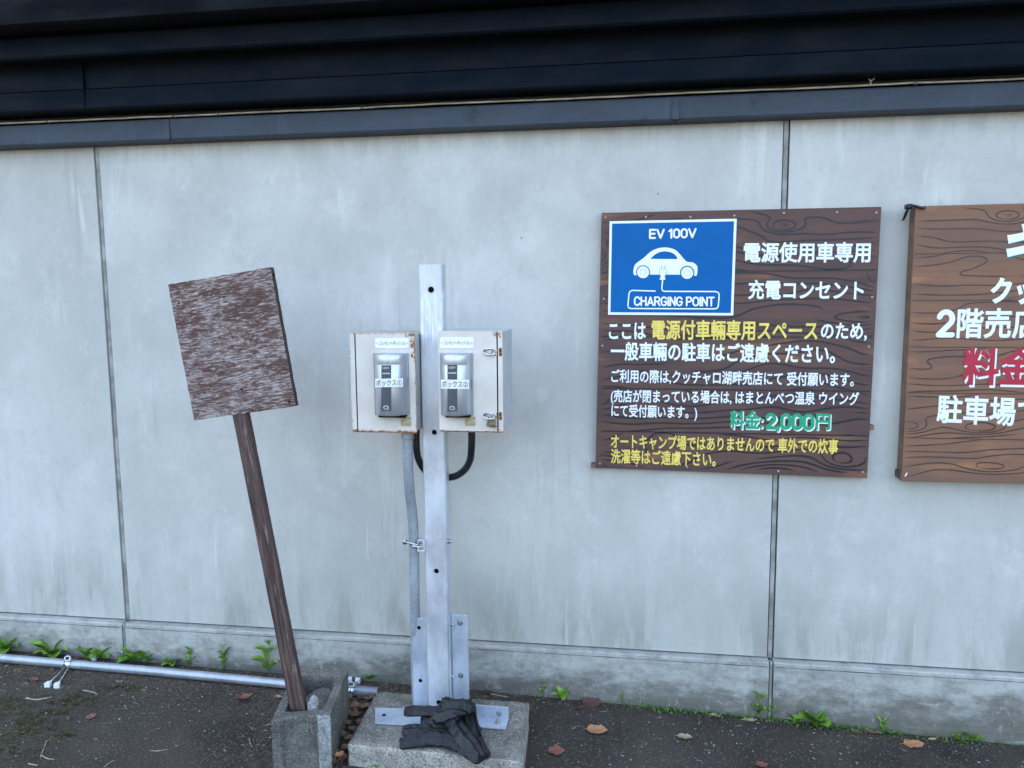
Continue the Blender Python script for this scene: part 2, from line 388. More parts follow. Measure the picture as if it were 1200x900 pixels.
def hexa(bm, lo, hi, mi=0):
    x0, y0, z0 = lo; x1, y1, z1 = hi
    v = [bm.verts.new(p) for p in ((x0, y0, z0), (x1, y0, z0), (x1, y1, z0), (x0, y1, z0), (x0, y0, z1), (x1, y0, z1), (x1, y1, z1), (x0, y1, z1))]
    for f in ((0, 3, 2, 1), (4, 5, 6, 7), (0, 1, 5, 4), (1, 2, 6, 5), (2, 3, 7, 6), (3, 0, 4, 7)):
        q = bm.faces.new([v[i] for i in f]); q.material_index = mi
    return v
def boxo(name, lo, hi, m, parent=None, bevel=.002, origin=None):
    """box given in world coordinates, its origin at its centre"""
    c = Vector(origin) if origin is not None else (Vector(lo)+Vector(hi))/2
    bm = bmesh.new(); hexa(bm, Vector(lo)-c, Vector(hi)-c)
    o = frombm(name, bm, m, None, False, bevel); o.location = c
    if parent: rel(o, parent)
    return o
def wloc(p):
    m = Vector(p.location); q = p.parent
    while q: m += Vector(q.location); q = q.parent
    return m
def rel(o, p):                      # p and its parents only translated
    o.location = Vector(o.location)-wloc(p); o.parent = p
    return o
def wmesh(name, bm, m, parent=None, smooth=False, bevel=0, origin=None):
    """bm in world coordinates; object origin moved to the centre of its bounds"""
    if origin is None:
        vs = [v.co for v in bm.verts]
        origin = Vector([(min(v[i] for v in vs)+max(v[i] for v in vs))/2 for i in range(3)])
    bmesh.ops.translate(bm, verts=bm.verts, vec=-Vector(origin))
    o = frombm(name, bm, m, None, smooth, bevel); o.location = origin
    if parent: rel(o, parent)
    return o
def tube(bm, pts, r, n=12, cap=True, mi=0):
    pts = [Vector(p) for p in pts]; rings = []
    rr = r if isinstance(r, (list, tuple)) else [r]*len(pts)
    up = None
    for i, p in enumerate(pts):
        t = (pts[min(i+1, len(pts)-1)]-pts[max(i-1, 0)]).normalized()
        if up is None: up = t.orthogonal().normalized()
        up = (up-t*up.dot(t)).normalized(); s = t.cross(up)
        rings.append([bm.verts.new(p+(up*math.cos(2*PI*k/n)+s*math.sin(2*PI*k/n))*rr[i]) for k in range(n)])
    for a, b in zip(rings, rings[1:]):
        for k in range(n):
            f = bm.faces.new((a[k], a[(k+1) % n], b[(k+1) % n], b[k])); f.material_index = mi
    if cap: bm.faces.new(rings[0][::-1]); bm.faces.new(rings[-1])
    return rings
def spline(P, n=8):
    P = [Vector(p) for p in P]; out = []
    Q = [P[0]*2-P[1]]+P+[P[-1]*2-P[-2]]
    for i in range(1, len(Q)-2):
        a, b, c, d = Q[i-1:i+3]
        for k in range(n):
            t = k/n
            out.append(.5*((2*b)+(c-a)*t+(2*a-5*b+4*c-d)*t*t+(3*b-a-3*c+d)*t**3))
    out.append(P[-1]); return out
def cyl(name, a, b, r, m, parent=None, n=12, bevel=0, smooth=True):
    bm = bmesh.new(); tube(bm, [a, b], r, n)
    o = wmesh(name, bm, m, None, False, bevel)
    if smooth:
        for p in o.data.polygons: p.use_smooth = len(p.vertices) == 4
    if parent: rel(o, parent)
    return o
def rough(bm, amp, scale, seed=0, cond=None):
    for v in bm.verts:
        if cond and not cond(v.co): continue
        v.co += mnoise.noise_vector(v.co*scale+Vector((seed, seed*2, 0)))*amp
def grid_box(bm, lo, hi, step, mi=0):
    """box with subdivided faces, for rough concrete"""
    hexa(bm, lo, hi, mi)
    for ax in range(3):
        n = max(1, int((hi[ax]-lo[ax])/step))
        for k in range(1, n):
            co = [0, 0, 0]; co[ax] = lo[ax]+(hi[ax]-lo[ax])*k/n; no = [0, 0, 0]; no[ax] = 1
            bmesh.ops.bisect_plane(bm, geom=bm.verts[:]+bm.edges[:]+bm.faces[:], plane_co=co, plane_no=no)

# ------------------------------------------------------------------ ground
bm = bmesh.new()
xs = [-60, -25, -12]+[-8+.4*i for i in range(41)]+[12, 25, 60]; ys = [.3, -.1, -.2, -.4, -.6, -.9, -1.4, -2, -3, -5, -9, -20, -60, -200]
G = [[bm.verts.new((x, y, gz(x)+(0.0 if y < -9 or abs(x) > 8 else .002*mnoise.noise(Vector((x*2, y*3, 0)))))) for x in xs] for y in ys]
for j in range(len(ys)-1):
    for i in range(len(xs)-1): bm.faces.new((G[j][i], G[j+1][i], G[j+1][i+1], G[j][i+1]))
g = frombm('ground', bm, 'ground', None, True); tag(g, kind='structure')

# ------------------------------------------------------------------ building wall
bld = thing('building', (-.75, 0, 0), 'grey cast concrete building wall in wide panels under dark stepped metal cladding', 'building')
ZP, ZF = .190, 2.052
JX = [-7.005, -4.505, -2.004, .495, 2.995, 5.495]; JW = .0115
for a, b in zip(JX, JX[1:]):
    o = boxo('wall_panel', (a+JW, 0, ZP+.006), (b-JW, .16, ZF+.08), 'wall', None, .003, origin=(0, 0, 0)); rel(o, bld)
    bm = bmesh.new(); hexa(bm, (a+JW*.7, -.030, -.35), (b-JW*.7, .16, ZP))
    n = 90
    for k in range(1, n):
        bmesh.ops.bisect_plane(bm, geom=bm.verts[:]+bm.edges[:]+bm.faces[:], plane_co=(a+(b-a)*k/n, 0, 0), plane_no=(1, 0, 0))
    for v in bm.verts:
        if v.co.z > ZP-.01 and v.co.y < 0:
            q = mnoise.noise(Vector((v.co.x*9, 3, 0))); w = mnoise.noise(Vector((v.co.x*31, 7, 0)))
            v.co.z += .0016*q+.0012*w; v.co.y += .0015*w
    bmesh.ops.bevel(bm, geom=[e for e in bm.edges if all(v.co.z > ZP-.01 and v.co.y < 0 for v in e.verts) and abs(e.verts[0].co.x-e.verts[1].co.x) > .001], offset=.007, segments=3, affect='EDGES')
    o = frombm('plinth_panel', bm, 'plinth'); rel(o, bld)
    bm = bmesh.new(); xx = [a+JW+k*(b-a-2*JW)/120 for k in range(121)]
    stroke_ = [(x_, ZP-.0165+.0012*mnoise.noise(Vector((x_*14, 2, 0)))+.0008*mnoise.noise(Vector((x_*50, 2, 0)))) for x_ in xx]
    for q in range(120):
        w0, w1 = (.0007+.0017*abs(mnoise.noise(Vector((xx[q+d_]*7, 9, 0)))) for d_ in (0, 1))
        bm.faces.new([bm.verts.new(v) for v in ((xx[q], -.0312, stroke_[q][1]-w0), (xx[q+1], -.0312, stroke_[q+1][1]-w1), (xx[q+1], -.0312, stroke_[q+1][1]+w1), (xx[q], -.0312, stroke_[q][1]+w0))])
    wmesh('dark_plinth_line', bm, 'sealdark', bld)  # uneven thin dark line just below the plinth's top edge
    o = boxo('joint_sealant', (a+JW, .010, ZP-.002), (b-JW, .05, ZP+.008), 'sealdark', None, 0); rel(o, bld)
for x in JX[1:-1]:
    bm = bmesh.new(); hexa(bm, (x-JW, .016, ZP), (x+JW, .06, ZF+.05)); hexa(bm, (x-JW*.72, 0, -.2), (x+JW*.72, .06, ZP-.001))
    wmesh('joint_backing', bm, 'sealdark', bld)
    bm = bmesh.new(); hexa(bm, (x-JW*.70, .005, ZP), (x+JW*.62, .0155, ZF+.05)); hexa(bm, (x-JW*.45, -.027, -.2), (x+JW*.4, -.002, ZP-.002))
    wmesh('joint_sealant', bm, 'sealant', bld, bevel=.002)
# flashing: separate lengths with an overlap seam
seams = [-7, -4.45, A(197, 155, -.055).x, A(792, 130, -.055).x, 3.35, 5.5]
for a, b in zip(seams, seams[1:]):
    bm = bmesh.new()
    prof = [(0, ZF-.004), (-.052, ZF), (-.057, ZF+.006), (-.060, ZF+.070), (-.055, ZF+.075), (-.02, ZF+.082), (-.001, ZF+.082)]
    L = []
    for x in (a+.001, b-.001): L.append([bm.verts.new((x, y, z)) for y, z in prof])
    for k in range(len(prof)-1): bm.faces.new((L[0][k], L[0][k+1], L[1][k+1], L[1][k])[::-1])
    bm.faces.new(L[0]); bm.faces.new(L[1][::-1]); bm.faces.new((L[0][-1], L[0][0], L[1][0], L[1][-1])[::-1])
    bmesh.ops.recalc_face_normals(bm, faces=bm.faces)
    fl = wmesh('flashing', bm, 'flash', bld)
    bm = bmesh.new(); hexa(bm, (b-.012, -.0635, ZF+.002), (b+.010, -.0585, ZF+.072)); wmesh('seam_cover', bm, 'flash', bld, bevel=.001)
def run(name, prof, m, x0=-7, x1=5.5):
    bm = bmesh.new(); L = [[bm.verts.new((x, y, z)) for y, z in prof] for x in (x0, x1)]
    n = len(prof)
    for k in range(n): bm.faces.new((L[0][k], L[0][(k+1) % n], L[1][(k+1) % n], L[1][k]))
    bm.faces.new(L[0]); bm.faces.new(L[1][::-1]); bmesh.ops.recalc_face_normals(bm, faces=bm.faces)
    return wmesh(name, bm, m, bld, bevel=.0015)
run('cladding_recess', [(-.004, ZF+.086), (-.004, 2.152), (.1, 2.152), (.1, ZF+.086)], 'soffit')
run('cladding_board', [(-.012, 2.158), (-.122, 2.156), (-.126, 2.162), (-.120, 2.226), (-.012, 2.226)], 'clad')
run('cladding_board', [(-.012, 2.229), (-.116, 2.229), (-.114, 2.324), (-.012, 2.324)], 'clad')
run('cladding_board', [(-.012, 2.328), (-.196, 2.315), (-.204, 2.322), (-.200, 2.385), (-.192, 2.392), (-.012, 2.392)], 'clad')
run('soffit', [(.1, 2.396), (-.29, 2.396), (-.30, 2.40), (-.30, 2.52), (.1, 2.52)], 'soffit')
run('unseen_upper_cladding', [(-.28, 2.523), (-.28, 3.5), (.1, 3.5), (.1, 2.523)], 'clad')  # out of view, added so the building's shade reaches farther
boxo('unseen_rear_volume', (-7, .17, -.3), (5.5, 6, 3.48), 'wall', bld, 0)  # unseen mass behind, added to give the building its shade
# lap seams in the cladding
for (px, py, z0, z1, Y) in ((98, 110, 2.162, 2.322, -.1265),):
    x = A(px, py, Y).x
    bm = bmesh.new(); hexa(bm, (x-.0012, Y-.0006, z0), (x+.0012, -.09, z1)); wmesh('lap_seam', bm, 'soffit', bld)
# cream wire along the flashing
bm = bmesh.new(); pts = []
zz = ZF+.0855
for i in range(130):
    x = -3.6+i*.045
    pts.append((x, -.050+.003*mnoise.noise(Vector((x*1.7, 0, 0))), zz+.0035*mnoise.noise(Vector((x*2.3, 5, 0)))+.0015*mnoise.noise(Vector((x*11, 5, 0)))))
tube(bm, pts, .0034, 6)
w = wmesh('wire', bm, 'cream_wire', None, True); tag(w, 'thin cream wire running along the top of the slate metal flashing', 'wire')
for px, py in ((55, 145), (203, 138), (256, 136), (424, 129), (628, 121), (1073, 97)):
    c = A(px, py, -.052); boxo('wire_clip', (c.x-.003, -.056, zz-.005), (c.x+.003, -.042, zz+.0055), 'inkgrey', w, .001)
c = A(1020, 99, -.05)
bm = bmesh.new(); tube(bm, [(c.x, -.055, zz), (c.x-.002, -.057, zz+.012), (c.x-.008, -.058, zz+.017)], .002, 5); tube(bm, [(c.x-.001, -.057, zz+.011), (c.x+.010, -.058, zz+.018)], .002, 5)
wmesh('loose_end', bm, 'white_cap', w)

# ------------------------------------------------------------------ lettering
def text_mesh(s, bold=.03):
    c = bpy.data.curves.new('lettering', 'FONT'); c.body = s; c.bevel_depth = bold; c.bevel_resolution = 1 if bold else 0; c.resolution_u = 3
    o = bpy.data.objects.new('lettering', c); COL.objects.link(o)
    bpy.context.view_layer.update()
    me = bpy.data.meshes.new_from_object(o.evaluated_get(bpy.context.evaluated_depsgraph_get()))
    bpy.data.objects.remove(o); bpy.data.curves.remove(c)
    return me
def text(s, pl, pr_, hpx, Y, m, parent, bold=.03, eps=.0006, thick=.0004, shift=(0, 0), shear=0, name='lettering'):
    """printed words on the vertical face Y: from point pl to point pr_ (mid-height, photo pixels), hpx tall"""
    me = text_mesh(s, bold); n = len(me.vertices); co = np.zeros(n*3); me.vertices.foreach_get('co', co); co = co.reshape(-1, 3)
    mn, mx = co.min(0), co.max(0)
    Lp, Rp = A(*pl, Y), A(*pr_, Y); hh = (A((pl[0]+pr_[0])/2, pl[1]-hpx/2, Y)-A((pl[0]+pr_[0])/2, pl[1]+hpx/2, Y)).z
    u = (co[:, 0]-mn[0])/(mx[0]-mn[0]); v = (co[:, 1]-(mn[1]+mx[1])/2)/(mx[1]-mn[1])
    w_ = (co[:, 2]-mn[2])/max(1e-6, mx[2]-mn[2])
    X = Lp.x+(Rp.x-Lp.x)*u+shift[0]+shear*v*hh; Z = Lp.z+(Rp.z-Lp.z)*u+v*hh+shift[1]; YY = Y-eps-thick*w_
    C = Vector(((Lp.x+Rp.x)/2, Y-eps, (Lp.z+Rp.z)/2))
    out = np.stack([X-C.x, YY-C.y, Z-C.z], 1); me.vertices.foreach_set('co', out.ravel()); me.update()
    me.materials.clear(); me.materials.append(MAT[m]); me.polygons.foreach_set('use_smooth', [False]*len(me.polygons))
    o = bpy.data.objects.new(name, me); COL.objects.link(o); o.location = C
    return rel(o, parent)

def _arc(cx, cy, rx, ry, a0, a1, n=12): return [(cx+rx*math.cos(math.radians(a0+(a1-a0)*k/n)), cy+ry*math.sin(math.radians(a0+(a1-a0)*k/n))) for k in range(n+1)]
GL = {'E': (.62, [[(.62, 1), (0, 1), (0, 0), (.62, 0)], [(0, .52), (.56, .52)]]), 'V': (.78, [[(0, 1), (.39, 0), (.78, 1)]]),
 '1': (.30, [[(0, .80), (.26, 1), (.26, 0)]]), '0': (.64, [_arc(.32, .68, .32, .32, 0, 180)+_arc(.32, .32, .32, .32, 180, 360)+[(.64, .68)]]),
 'O': (.74, [_arc(.37, .64, .37, .36, 0, 180)+_arc(.37, .36, .37, .36, 180, 360)+[(.74, .64)]]), 'C': (.68, [_arc(.36, .64, .36, .36, 20, 180)+_arc(.36, .36, .36, .36, 180, 340)]),
 'G': (.72, [_arc(.36, .64, .36, .36, 25, 180)+_arc(.36, .36, .36, .36, 180, 350)+[(.72, .46), (.42, .46)]]), 'H': (.66, [[(0, 0), (0, 1)], [(.66, 0), (.66, 1)], [(0, .52), (.66, .52)]]),
 'A': (.76, [[(0, 0), (.38, 1), (.76, 0)], [(.14, .30), (.62, .30)]]), 'R': (.66, [[(0, 0), (0, 1)]+_arc(.40, .74, .26, .26, 90, -90)+[(0, .48)], [(.36, .48), (.68, 0)]]),
 'P': (.64, [[(0, 0), (0, 1)]+_arc(.38, .73, .27, .27, 90, -90)+[(0, .46)]]), 'I': (.02, [[(0, 0), (0, 1)]]), 'N': (.66, [[(0, 0), (0, 1), (.66, 0), (.66, 1)]]),
 'T': (.66, [[(0, 1), (.66, 1)], [(.33, 1), (.33, 0)]]), ' ': (.14, []), ',': (.08, [[(.06, .05), (.0, -.16)]]),
 '2': (.60, [_arc(.30, .70, .30, .30, 165, -35)+[(.0, .0), (.62, .0)]])}
def strokes(s_, pl, pr_, hpx, Y, m, parent, w=.16, eps=.0009, gap=.26, shift=(0, 0), name='lettering'):
    """round-gothic lettering drawn as strokes of even width"""
    tot = sum(GL[c][0] for c in s_)+gap*(len(s_)-1)
    Lp, Rp = A(*pl, Y), A(*pr_, Y); H = (A(pl[0], pl[1]-hpx/2, Y)-A(pl[0], pl[1]+hpx/2, Y)).z
    hw = w*H; Hi = H-hw; L_ = Rp.x-Lp.x-hw; bm = bmesh.new(); x = 0; cnt = 0
    for c in s_:
        gw, ps = GL[c]
        for q in ps:
            P = [(Lp.x+hw/2+(x+a)/tot*L_+shift[0], Lp.z+(Rp.z-Lp.z)*(x+a)/tot+(b-.5)*Hi+shift[1]) for a, b in q]
            for k in range(len(P)-1):       # segment quads with round joints
                (x0_, z0_), (x1_, z1_) = P[k], P[k+1]; d = math.hypot(x1_-x0_, z1_-z0_) or 1e-9; nx, nz = -(z1_-z0_)/d*hw/2, (x1_-x0_)/d*hw/2
                cnt += 1; e = eps+.000012*cnt
                bm.faces.new([bm.verts.new(v) for v in ((x0_+nx, Y-e, z0_+nz), (x0_-nx, Y-e, z0_-nz), (x1_-nx, Y-e, z1_-nz), (x1_+nx, Y-e, z1_+nz))])
            for k, (x0_, z0_) in enumerate(P):
                cnt += 1
                bm.faces.new([bm.verts.new((x0_+hw/2*math.cos(t), Y-eps-.000012*cnt, z0_+hw/2*math.sin(t))) for t in np.linspace(0, 2*PI, 11)[:-1]])
        x += gw+gap
    for f in bm.faces:
        f.normal_update()
        if f.normal.y > 0: f.normal_flip()
    return wmesh(name, bm, m, parent)
def fill_poly(name, pts, Y, m, parent, eps=.0006, thick=.0004):
    """flat printed shape from photo pixels on the face Y"""
    bm = bmesh.new(); P = [A(x, y, Y) for x, y in pts]
    a = [bm.verts.new((p.x, Y-eps-thick, p.z)) for p in P]; b = [bm.verts.new((p.x, Y-eps, p.z)) for p in P]
    bm.faces.new(a); n = len(P)
    for k in range(n): bm.faces.new((a[k], b[k], b[(k+1) % n], a[(k+1) % n]))
    bmesh.ops.recalc_face_normals(bm, faces=bm.faces); bmesh.ops.triangulate(bm, faces=[f for f in bm.faces if len(f.verts) > 4])
    return wmesh(name, bm, m, parent)
def stroke(bm, P, w, Y, eps=.0008):
    """thin painted line through world (x,z) points"""
    n = len(P)
    if n < 2: return
    prev = None; closed = False
    for i in range(n):
        a = P[max(i-1, 0)]; b = P[min(i+1, n-1)]; dx, dz = b[0]-a[0], b[1]-a[1]; L = math.hypot(dx, dz) or 1
        ww = w[i] if isinstance(w, list) else w
        nx, nz = -dz/L*ww/2, dx/L*ww/2
        q = (bm.verts.new((P[i][0]+nx, Y-eps, P[i][1]+nz)), bm.verts.new((P[i][0]-nx, Y-eps, P[i][1]-nz)))
        if prev: bm.faces.new((prev[0], prev[1], q[1], q[0]))
        prev = q
def pxline(P, Y): return [(A(x, y, Y).x, A(x, y, Y).z) for x, y in P]

# cartoon wood grain: contour lines of a field, traced into strokes
def grain(name, x0, x1, z0, z1, Y, m, parent, planks, knots, seed, dens=26, w=.0028, eps=.0004, drop=.1):
    bm = bmesh.new(); S = .0052
    bounds = [z0]+planks+[z1]
    for pi in range(len(bounds)-1):
        za, zb = bounds[pi]+.002, bounds[pi+1]-.002
        nx = int((x1-x0)/S); nz = max(4, int((zb-za)/S))
        X = np.linspace(x0, x1, nx); Z = np.linspace(za, zb, nz)
        F = np.zeros((nz, nx))
        for j, z in enumerate(Z):
            for i, x in enumerate(X):
                q = Vector((x*2.4+seed, z*9+pi*7.3, seed))
                f = z*dens+1.9*mnoise.noise(q)+.7*mnoise.noise(Vector((x*6, z*22+pi*3, seed+4)))
                for kx, kz, a, b, amp in knots:
                    r2 = ((x-kx)/a)**2+((z-kz)/b)**2
                    if r2 < 9: f += amp*math.exp(-r2)
                F[j, i] = f
        segs = {}
        def key(j, i, k): return (j, i, k)
        lo, hi = math.ceil(F.min()), math.floor(F.max())
        for lev in range(lo, hi+1):
            D = F-(lev+.013); sg = D > 0; adj = {}; pos = {}
            cj, ci = np.where(~((sg[:-1, :-1] == sg[1:, :-1]) & (sg[:-1, :-1] == sg[:-1, 1:]) & (sg[:-1, :-1] == sg[1:, 1:])))
            for j, i in zip(cj.tolist(), ci.tolist()):
                e = []
                for (ja, ia, jb, ib) in ((j, i, j, i+1), (j, i+1, j+1, i+1), (j+1, i, j+1, i+1), (j, i, j+1, i)):
                    if sg[ja, ia] != sg[jb, ib]:
                        t = D[ja, ia]/(D[ja, ia]-D[jb, ib]); kk = (ja, ia, jb, ib)
                        pos[kk] = (X[ia]+(X[ib]-X[ia])*t, Z[ja]+(Z[jb]-Z[ja])*t); e.append(kk)
                for a, b in zip(e[::2], e[1::2]): adj.setdefault(a, []).append(b); adj.setdefault(b, []).append(a)
            seen = set()
            starts = [k for k in adj if len(adj[k]) == 1]+list(adj)
            for s in starts:
                if s in seen: continue
                chain = [s]; seen.add(s); cur = s
                while True:
                    nxt = [k for k in adj[cur] if k not in seen]
                    if not nxt: break
                    cur = nxt[0]; seen.add(cur); chain.append(cur)
                if len(chain) > 8 and s in adj[cur]: chain.append(s)
                P = [pos[k] for k in chain]
                if len(P) < 6: continue
                P = [P[0]]+[((P[i-1][0]+2*P[i][0]+P[i+1][0])/4, (P[i-1][1]+2*P[i][1]+P[i+1][1])/4) for i in range(1, len(P)-1)]+[P[-1]]
                # broken into brush strokes that swell and taper
                cur_s = []
                def flush(c):
                    if len(c) > 5:
                        n_ = len(c); ws = [w*(.25+.95*min(1, min(i, n_-1-i)/7))*(.75+.5*abs(mnoise.noise(Vector((c[i][0]*7, c[i][1]*9, lev))))) for i in range(n_)]
                        stroke(bm, c, ws, Y, eps)
                for p in P:
                    if mnoise.noise(Vector((p[0]*5+seed, p[1]*18, lev*1.7))) > drop*3.2: flush(cur_s); cur_s = []
                    else: cur_s.append(p)
                flush(cur_s)
    for z in planks:
        stroke(bm, [(x0+(x1-x0)*i/30, z+.0008*mnoise.noise(Vector((i*.5, z, 0)))) for i in range(31)], w*.8, Y, eps)
    return wmesh(name, bm, m, parent)

# ------------------------------------------------------------------ sign 1
Y1 = -.032
s1c = [A(*p, Y1) for p in ((705, 249.3), (1033, 242.3), (1016.3, 560.5), (697.8, 548.3))]   # TL TR BR BL
sg1 = thing('parking_notice_sign', ((s1c[3].x+s1c[2].x)/2, Y1+.015, s1c[3].z), 'square brown woodgrain sign with the blue charging point panel in its upper left corner', 'sign')
bm = bmesh.new()
def slab4(bm, C, y0, y1):
    a = [bm.verts.new((p.x, y0, p.z)) for p in C]; b = [bm.verts.new((p.x, y1, p.z)) for p in C]
    bm.faces.new(a); bm.faces.new(b[::-1])
    for k in range(4):
        f = bm.faces.new((a[k], b[k], b[(k+1) % 4], a[(k+1) % 4])); f.material_index = 1
    bmesh.ops.recalc_face_normals(bm, faces=bm.faces)
slab4(bm, s1c, Y1, -.004)
brd = wmesh('board', bm, ['wood1', 'wood1edge'], sg1, bevel=.0012)
pz = lambda y: A(865, y, Y1).z
kn1 = []
for px, py, a, b, amp in ((917, 265, .055, .022, 3.2), (702, 303, .05, .05, 3.0), (1010, 372, .12, .02, 2.2), (893, 552, .12, .035, -2.6), (1040, 330, .06, .03, 2.4), (985, 540, .06, .03, 2), (700, 470, .05, .03, 2), (850, 232, .13, .03, -2.4)):
    p = A(px, py, Y1); kn1.append((p.x, p.z, a, b, amp))
xa, xb = max(s1c[0].x, s1c[3].x)+.003, min(s1c[1].x, s1c[2].x)-.003; za, zb = max(s1c[2].z, s1c[3].z)+.003, min(s1c[0].z, s1c[1].z)-.003
grain('wood_grain', xa, xb, za, zb, Y1, 'grain1', brd, [pz(508), pz(457), pz(395), pz(318)], kn1, 3.1, 31, .0058, drop=.17)
# blue panel
pc = ((714.4, 259.4), (863.3, 256.3), (859.2, 369.7), (712.6, 368.8))
bp = fill_poly('charging_panel', pc, Y1, 'white', sg1, eps=.0002, thick=.0018)
cx = sum(p[0] for p in pc)/4; cy = sum(p[1] for p in pc)/4
YB = Y1-.0020
fill_poly('blue_field', [(717.3, 262.0), (860.2, 259.3), (856.4, 366.8), (715.3, 365.9)], YB, 'blue', bp, eps=.0001, thick=.0002)
strokes('EV 100V', (760.6, 274.2), (816.2, 273.2), 11.8, YB, 'white', bp, .19)
strokes('CHARGING POINT', (742.8, 352.9), (837.2, 353.4), 11.4, YB, 'white', bp, .17)
def cq(x, y): return (705+x/7.2, 250+y/7.2)
def arcpts(P, n=6): return [(v.x, v.y) for v in spline([Vector((x, y, 0)) for x, y in P], n)]
body = arcpts([(268, 480), (285, 430), (350, 380), (420, 320), (490, 292), (560, 290), (620, 308), (665, 350), (715, 405), (770, 415), (805, 445), (808, 500)], 5)
body += [(800, 527), (780, 527)] + [(722+62*math.cos(t), 503-62*math.sin(t)) for t in np.linspace(-.35, PI+.30, 14)][0:] + [(655, 517), (410, 517)] + [(350+60*math.cos(t), 497-60*math.sin(t)) for t in np.linspace(-.30, PI+.45, 14)] + [(275, 522), (268, 505)]
fill_poly('car_symbol', [cq(x, y) for x, y in body], YB, 'white', bp, eps=.0004, thick=.0002)
carw = arcpts([(412, 384), (450, 348), (500, 325), (550, 322), (600, 336), (630, 362), (640, 386)], 4)
fill_poly('car_window', [cq(x, y) for x, y in carw], YB, 'blue', bp, eps=.0008, thick=.0002)
for wx, wy in ((350, 497), (722, 503)):
    fill_poly('car_wheel', [cq(wx+50*math.cos(t), wy+50*math.sin(t)) for t in np.linspace(0, 2*PI, 28)[:-1]], YB, 'white', bp, eps=.0004, thick=.0002)
    for rr_ in (54, 26):
        bm = bmesh.new(); stroke(bm, pxline([cq(wx+rr_*math.cos(t), wy+rr_*math.sin(t)) for t in (np.linspace(.3, -PI-.3, 24) if rr_ > 50 else np.linspace(0, 2*PI, 20))], YB), .0012, YB, .0012); wmesh('wheel_line', bm, 'carline', bp)
plug = [(492, 470), (545, 470), (545, 505), (532, 530), (532, 545), (540, 560), (486, 560), (498, 545), (500, 530), (490, 505)]
fill_poly('plug_symbol', [cq(x, y) for x, y in plug], YB, 'white', bp, eps=.0012, thick=.0002)
bm = bmesh.new()
stroke(bm, pxline([cq(x, y) for x, y in ((490, 545), (497, 530), (486, 505), (488, 468), (549, 468), (549, 505), (536, 530), (540, 545))], YB), .0014, YB, .0016)
for xx in (506, 533): stroke(bm, pxline([cq(xx, 468), cq(xx+2, 438)], YB), .0022, YB, .0016)
wmesh('plug_outline', bm, 'carline', bp)
bm = bmesh.new()
cord = [(515, 555), (508, 635), (514, 652), (535, 658), (960, 660), (985, 668), (992, 690), (984, 785), (975, 800), (955, 806), (245, 803), (228, 796), (222, 775), (232, 675), (240, 658), (262, 650), (455, 656)]
cs = []
for a, b in zip(cord, cord[1:]):
    nn = max(1, int(math.hypot(b[0]-a[0], b[1]-a[1])/40)); cs += [(a[0]+(b[0]-a[0])*k/nn, a[1]+(b[1]-a[1])*k/nn) for k in range(nn)]
cs.append(cord[-1]); stroke(bm, pxline([cq(x, y) for x, y in cs], YB), .0042, YB, .0009)
wmesh('cord_symbol', bm, 'white', bp)
T = lambda s, a, b, hp, m, bold=.03, **k: text(s, a, b, hp, Y1, m, sg1, bold, .0009, **k)
T('電源使用車専用', (871.4, 296), (1020.2, 295.8), 24.5, 'white', .026)
T('充電コンセント', (876.7, 339.4), (1012.3, 340.4), 23.5, 'white', .026)
T('ここは', (713.6, 388), (757, 387.8), 19.5, 'white', .026)
T('電源付車輛専用スペース', (763.5, 386.6), (958.3, 387.6), 24, 'yellow', .024)
T('のため,', (961.8, 388.5), (1016, 389), 21, 'white', .026)
T('一般車輛の駐車はご遠慮ください。', (715.7, 411.5), (978.8, 415), 23, 'white', .026)
T('ご利用の際は,クッチャロ湖畔売店にて 受付願います。', (716.2, 440.8), (1000.6, 445.5), 17, 'white', .022)
T('(売店が閉まっている場合は, はまとんべつ温泉 ウイング', (715.7, 465), (1006.5, 468.5), 18, 'white', .022)
T('にて受付願います。)', (716.4, 482), (817, 484.5), 17.5, 'white', .022)
T('料金:', (855.2, 491.9), (894.5, 493), 22.5, 'white', .040, shift=(.0022, -.0022)); strokes('2,000', (897, 494.0), (954.5, 495.2), 19.5, Y1, 'white', sg1, .23, .0009, .24, (.0026, -.0026)); T('円', (956.5, 494.4), (973.5, 495), 19.5, 'white', .040, shift=(.0022, -.0022))
for q in ((text, '料金:', (854.8, 491.3), (893.8, 492.4), 22), (text, '円', (956, 493.8), (973, 494.4), 19)): text(*q[1:], Y1, 'green', sg1, .030, .0026)
strokes('2,000', (896.5, 493.2), (954, 494.4), 19.5, Y1, 'green', sg1, .20, .0026, .24)
T('オートキャンプ場ではありませんので 車外での炊事', (715.7, 517), (982, 523.5), 17.5, 'yellow', .022)
T('洗濯等はご遠慮下さい。', (715.7, 534.3), (838.8, 538.5), 17.5, 'yellow', .022)
for px, py in ((709.5, 254.5), (757, 254), (809, 254), (860.5, 252.5), (918.5, 249.5), (981, 248.5), (1027, 249), (1022, 348), (1018, 406), (1011, 553), (912, 552), (805, 547), (746, 545.5), (703, 543), (706, 405), (707.5, 350)):
    p = A(px, py, Y1); cyl('screw', (p.x, Y1-.0018, p.z), (p.x, Y1+.001, p.z), .0036, 'grit', sg1, 8)
# small feet holding the board off the wall
for px, py, r_ in ((700, 545, .022), (1019, 500, .012)):
    p = A(px, py, -.02); boxo('mounting_bracket', (p.x-r_, -.028, p.z-.010), (p.x+r_, -.001, p.z+.006), 'wood2edge', sg1, .003)

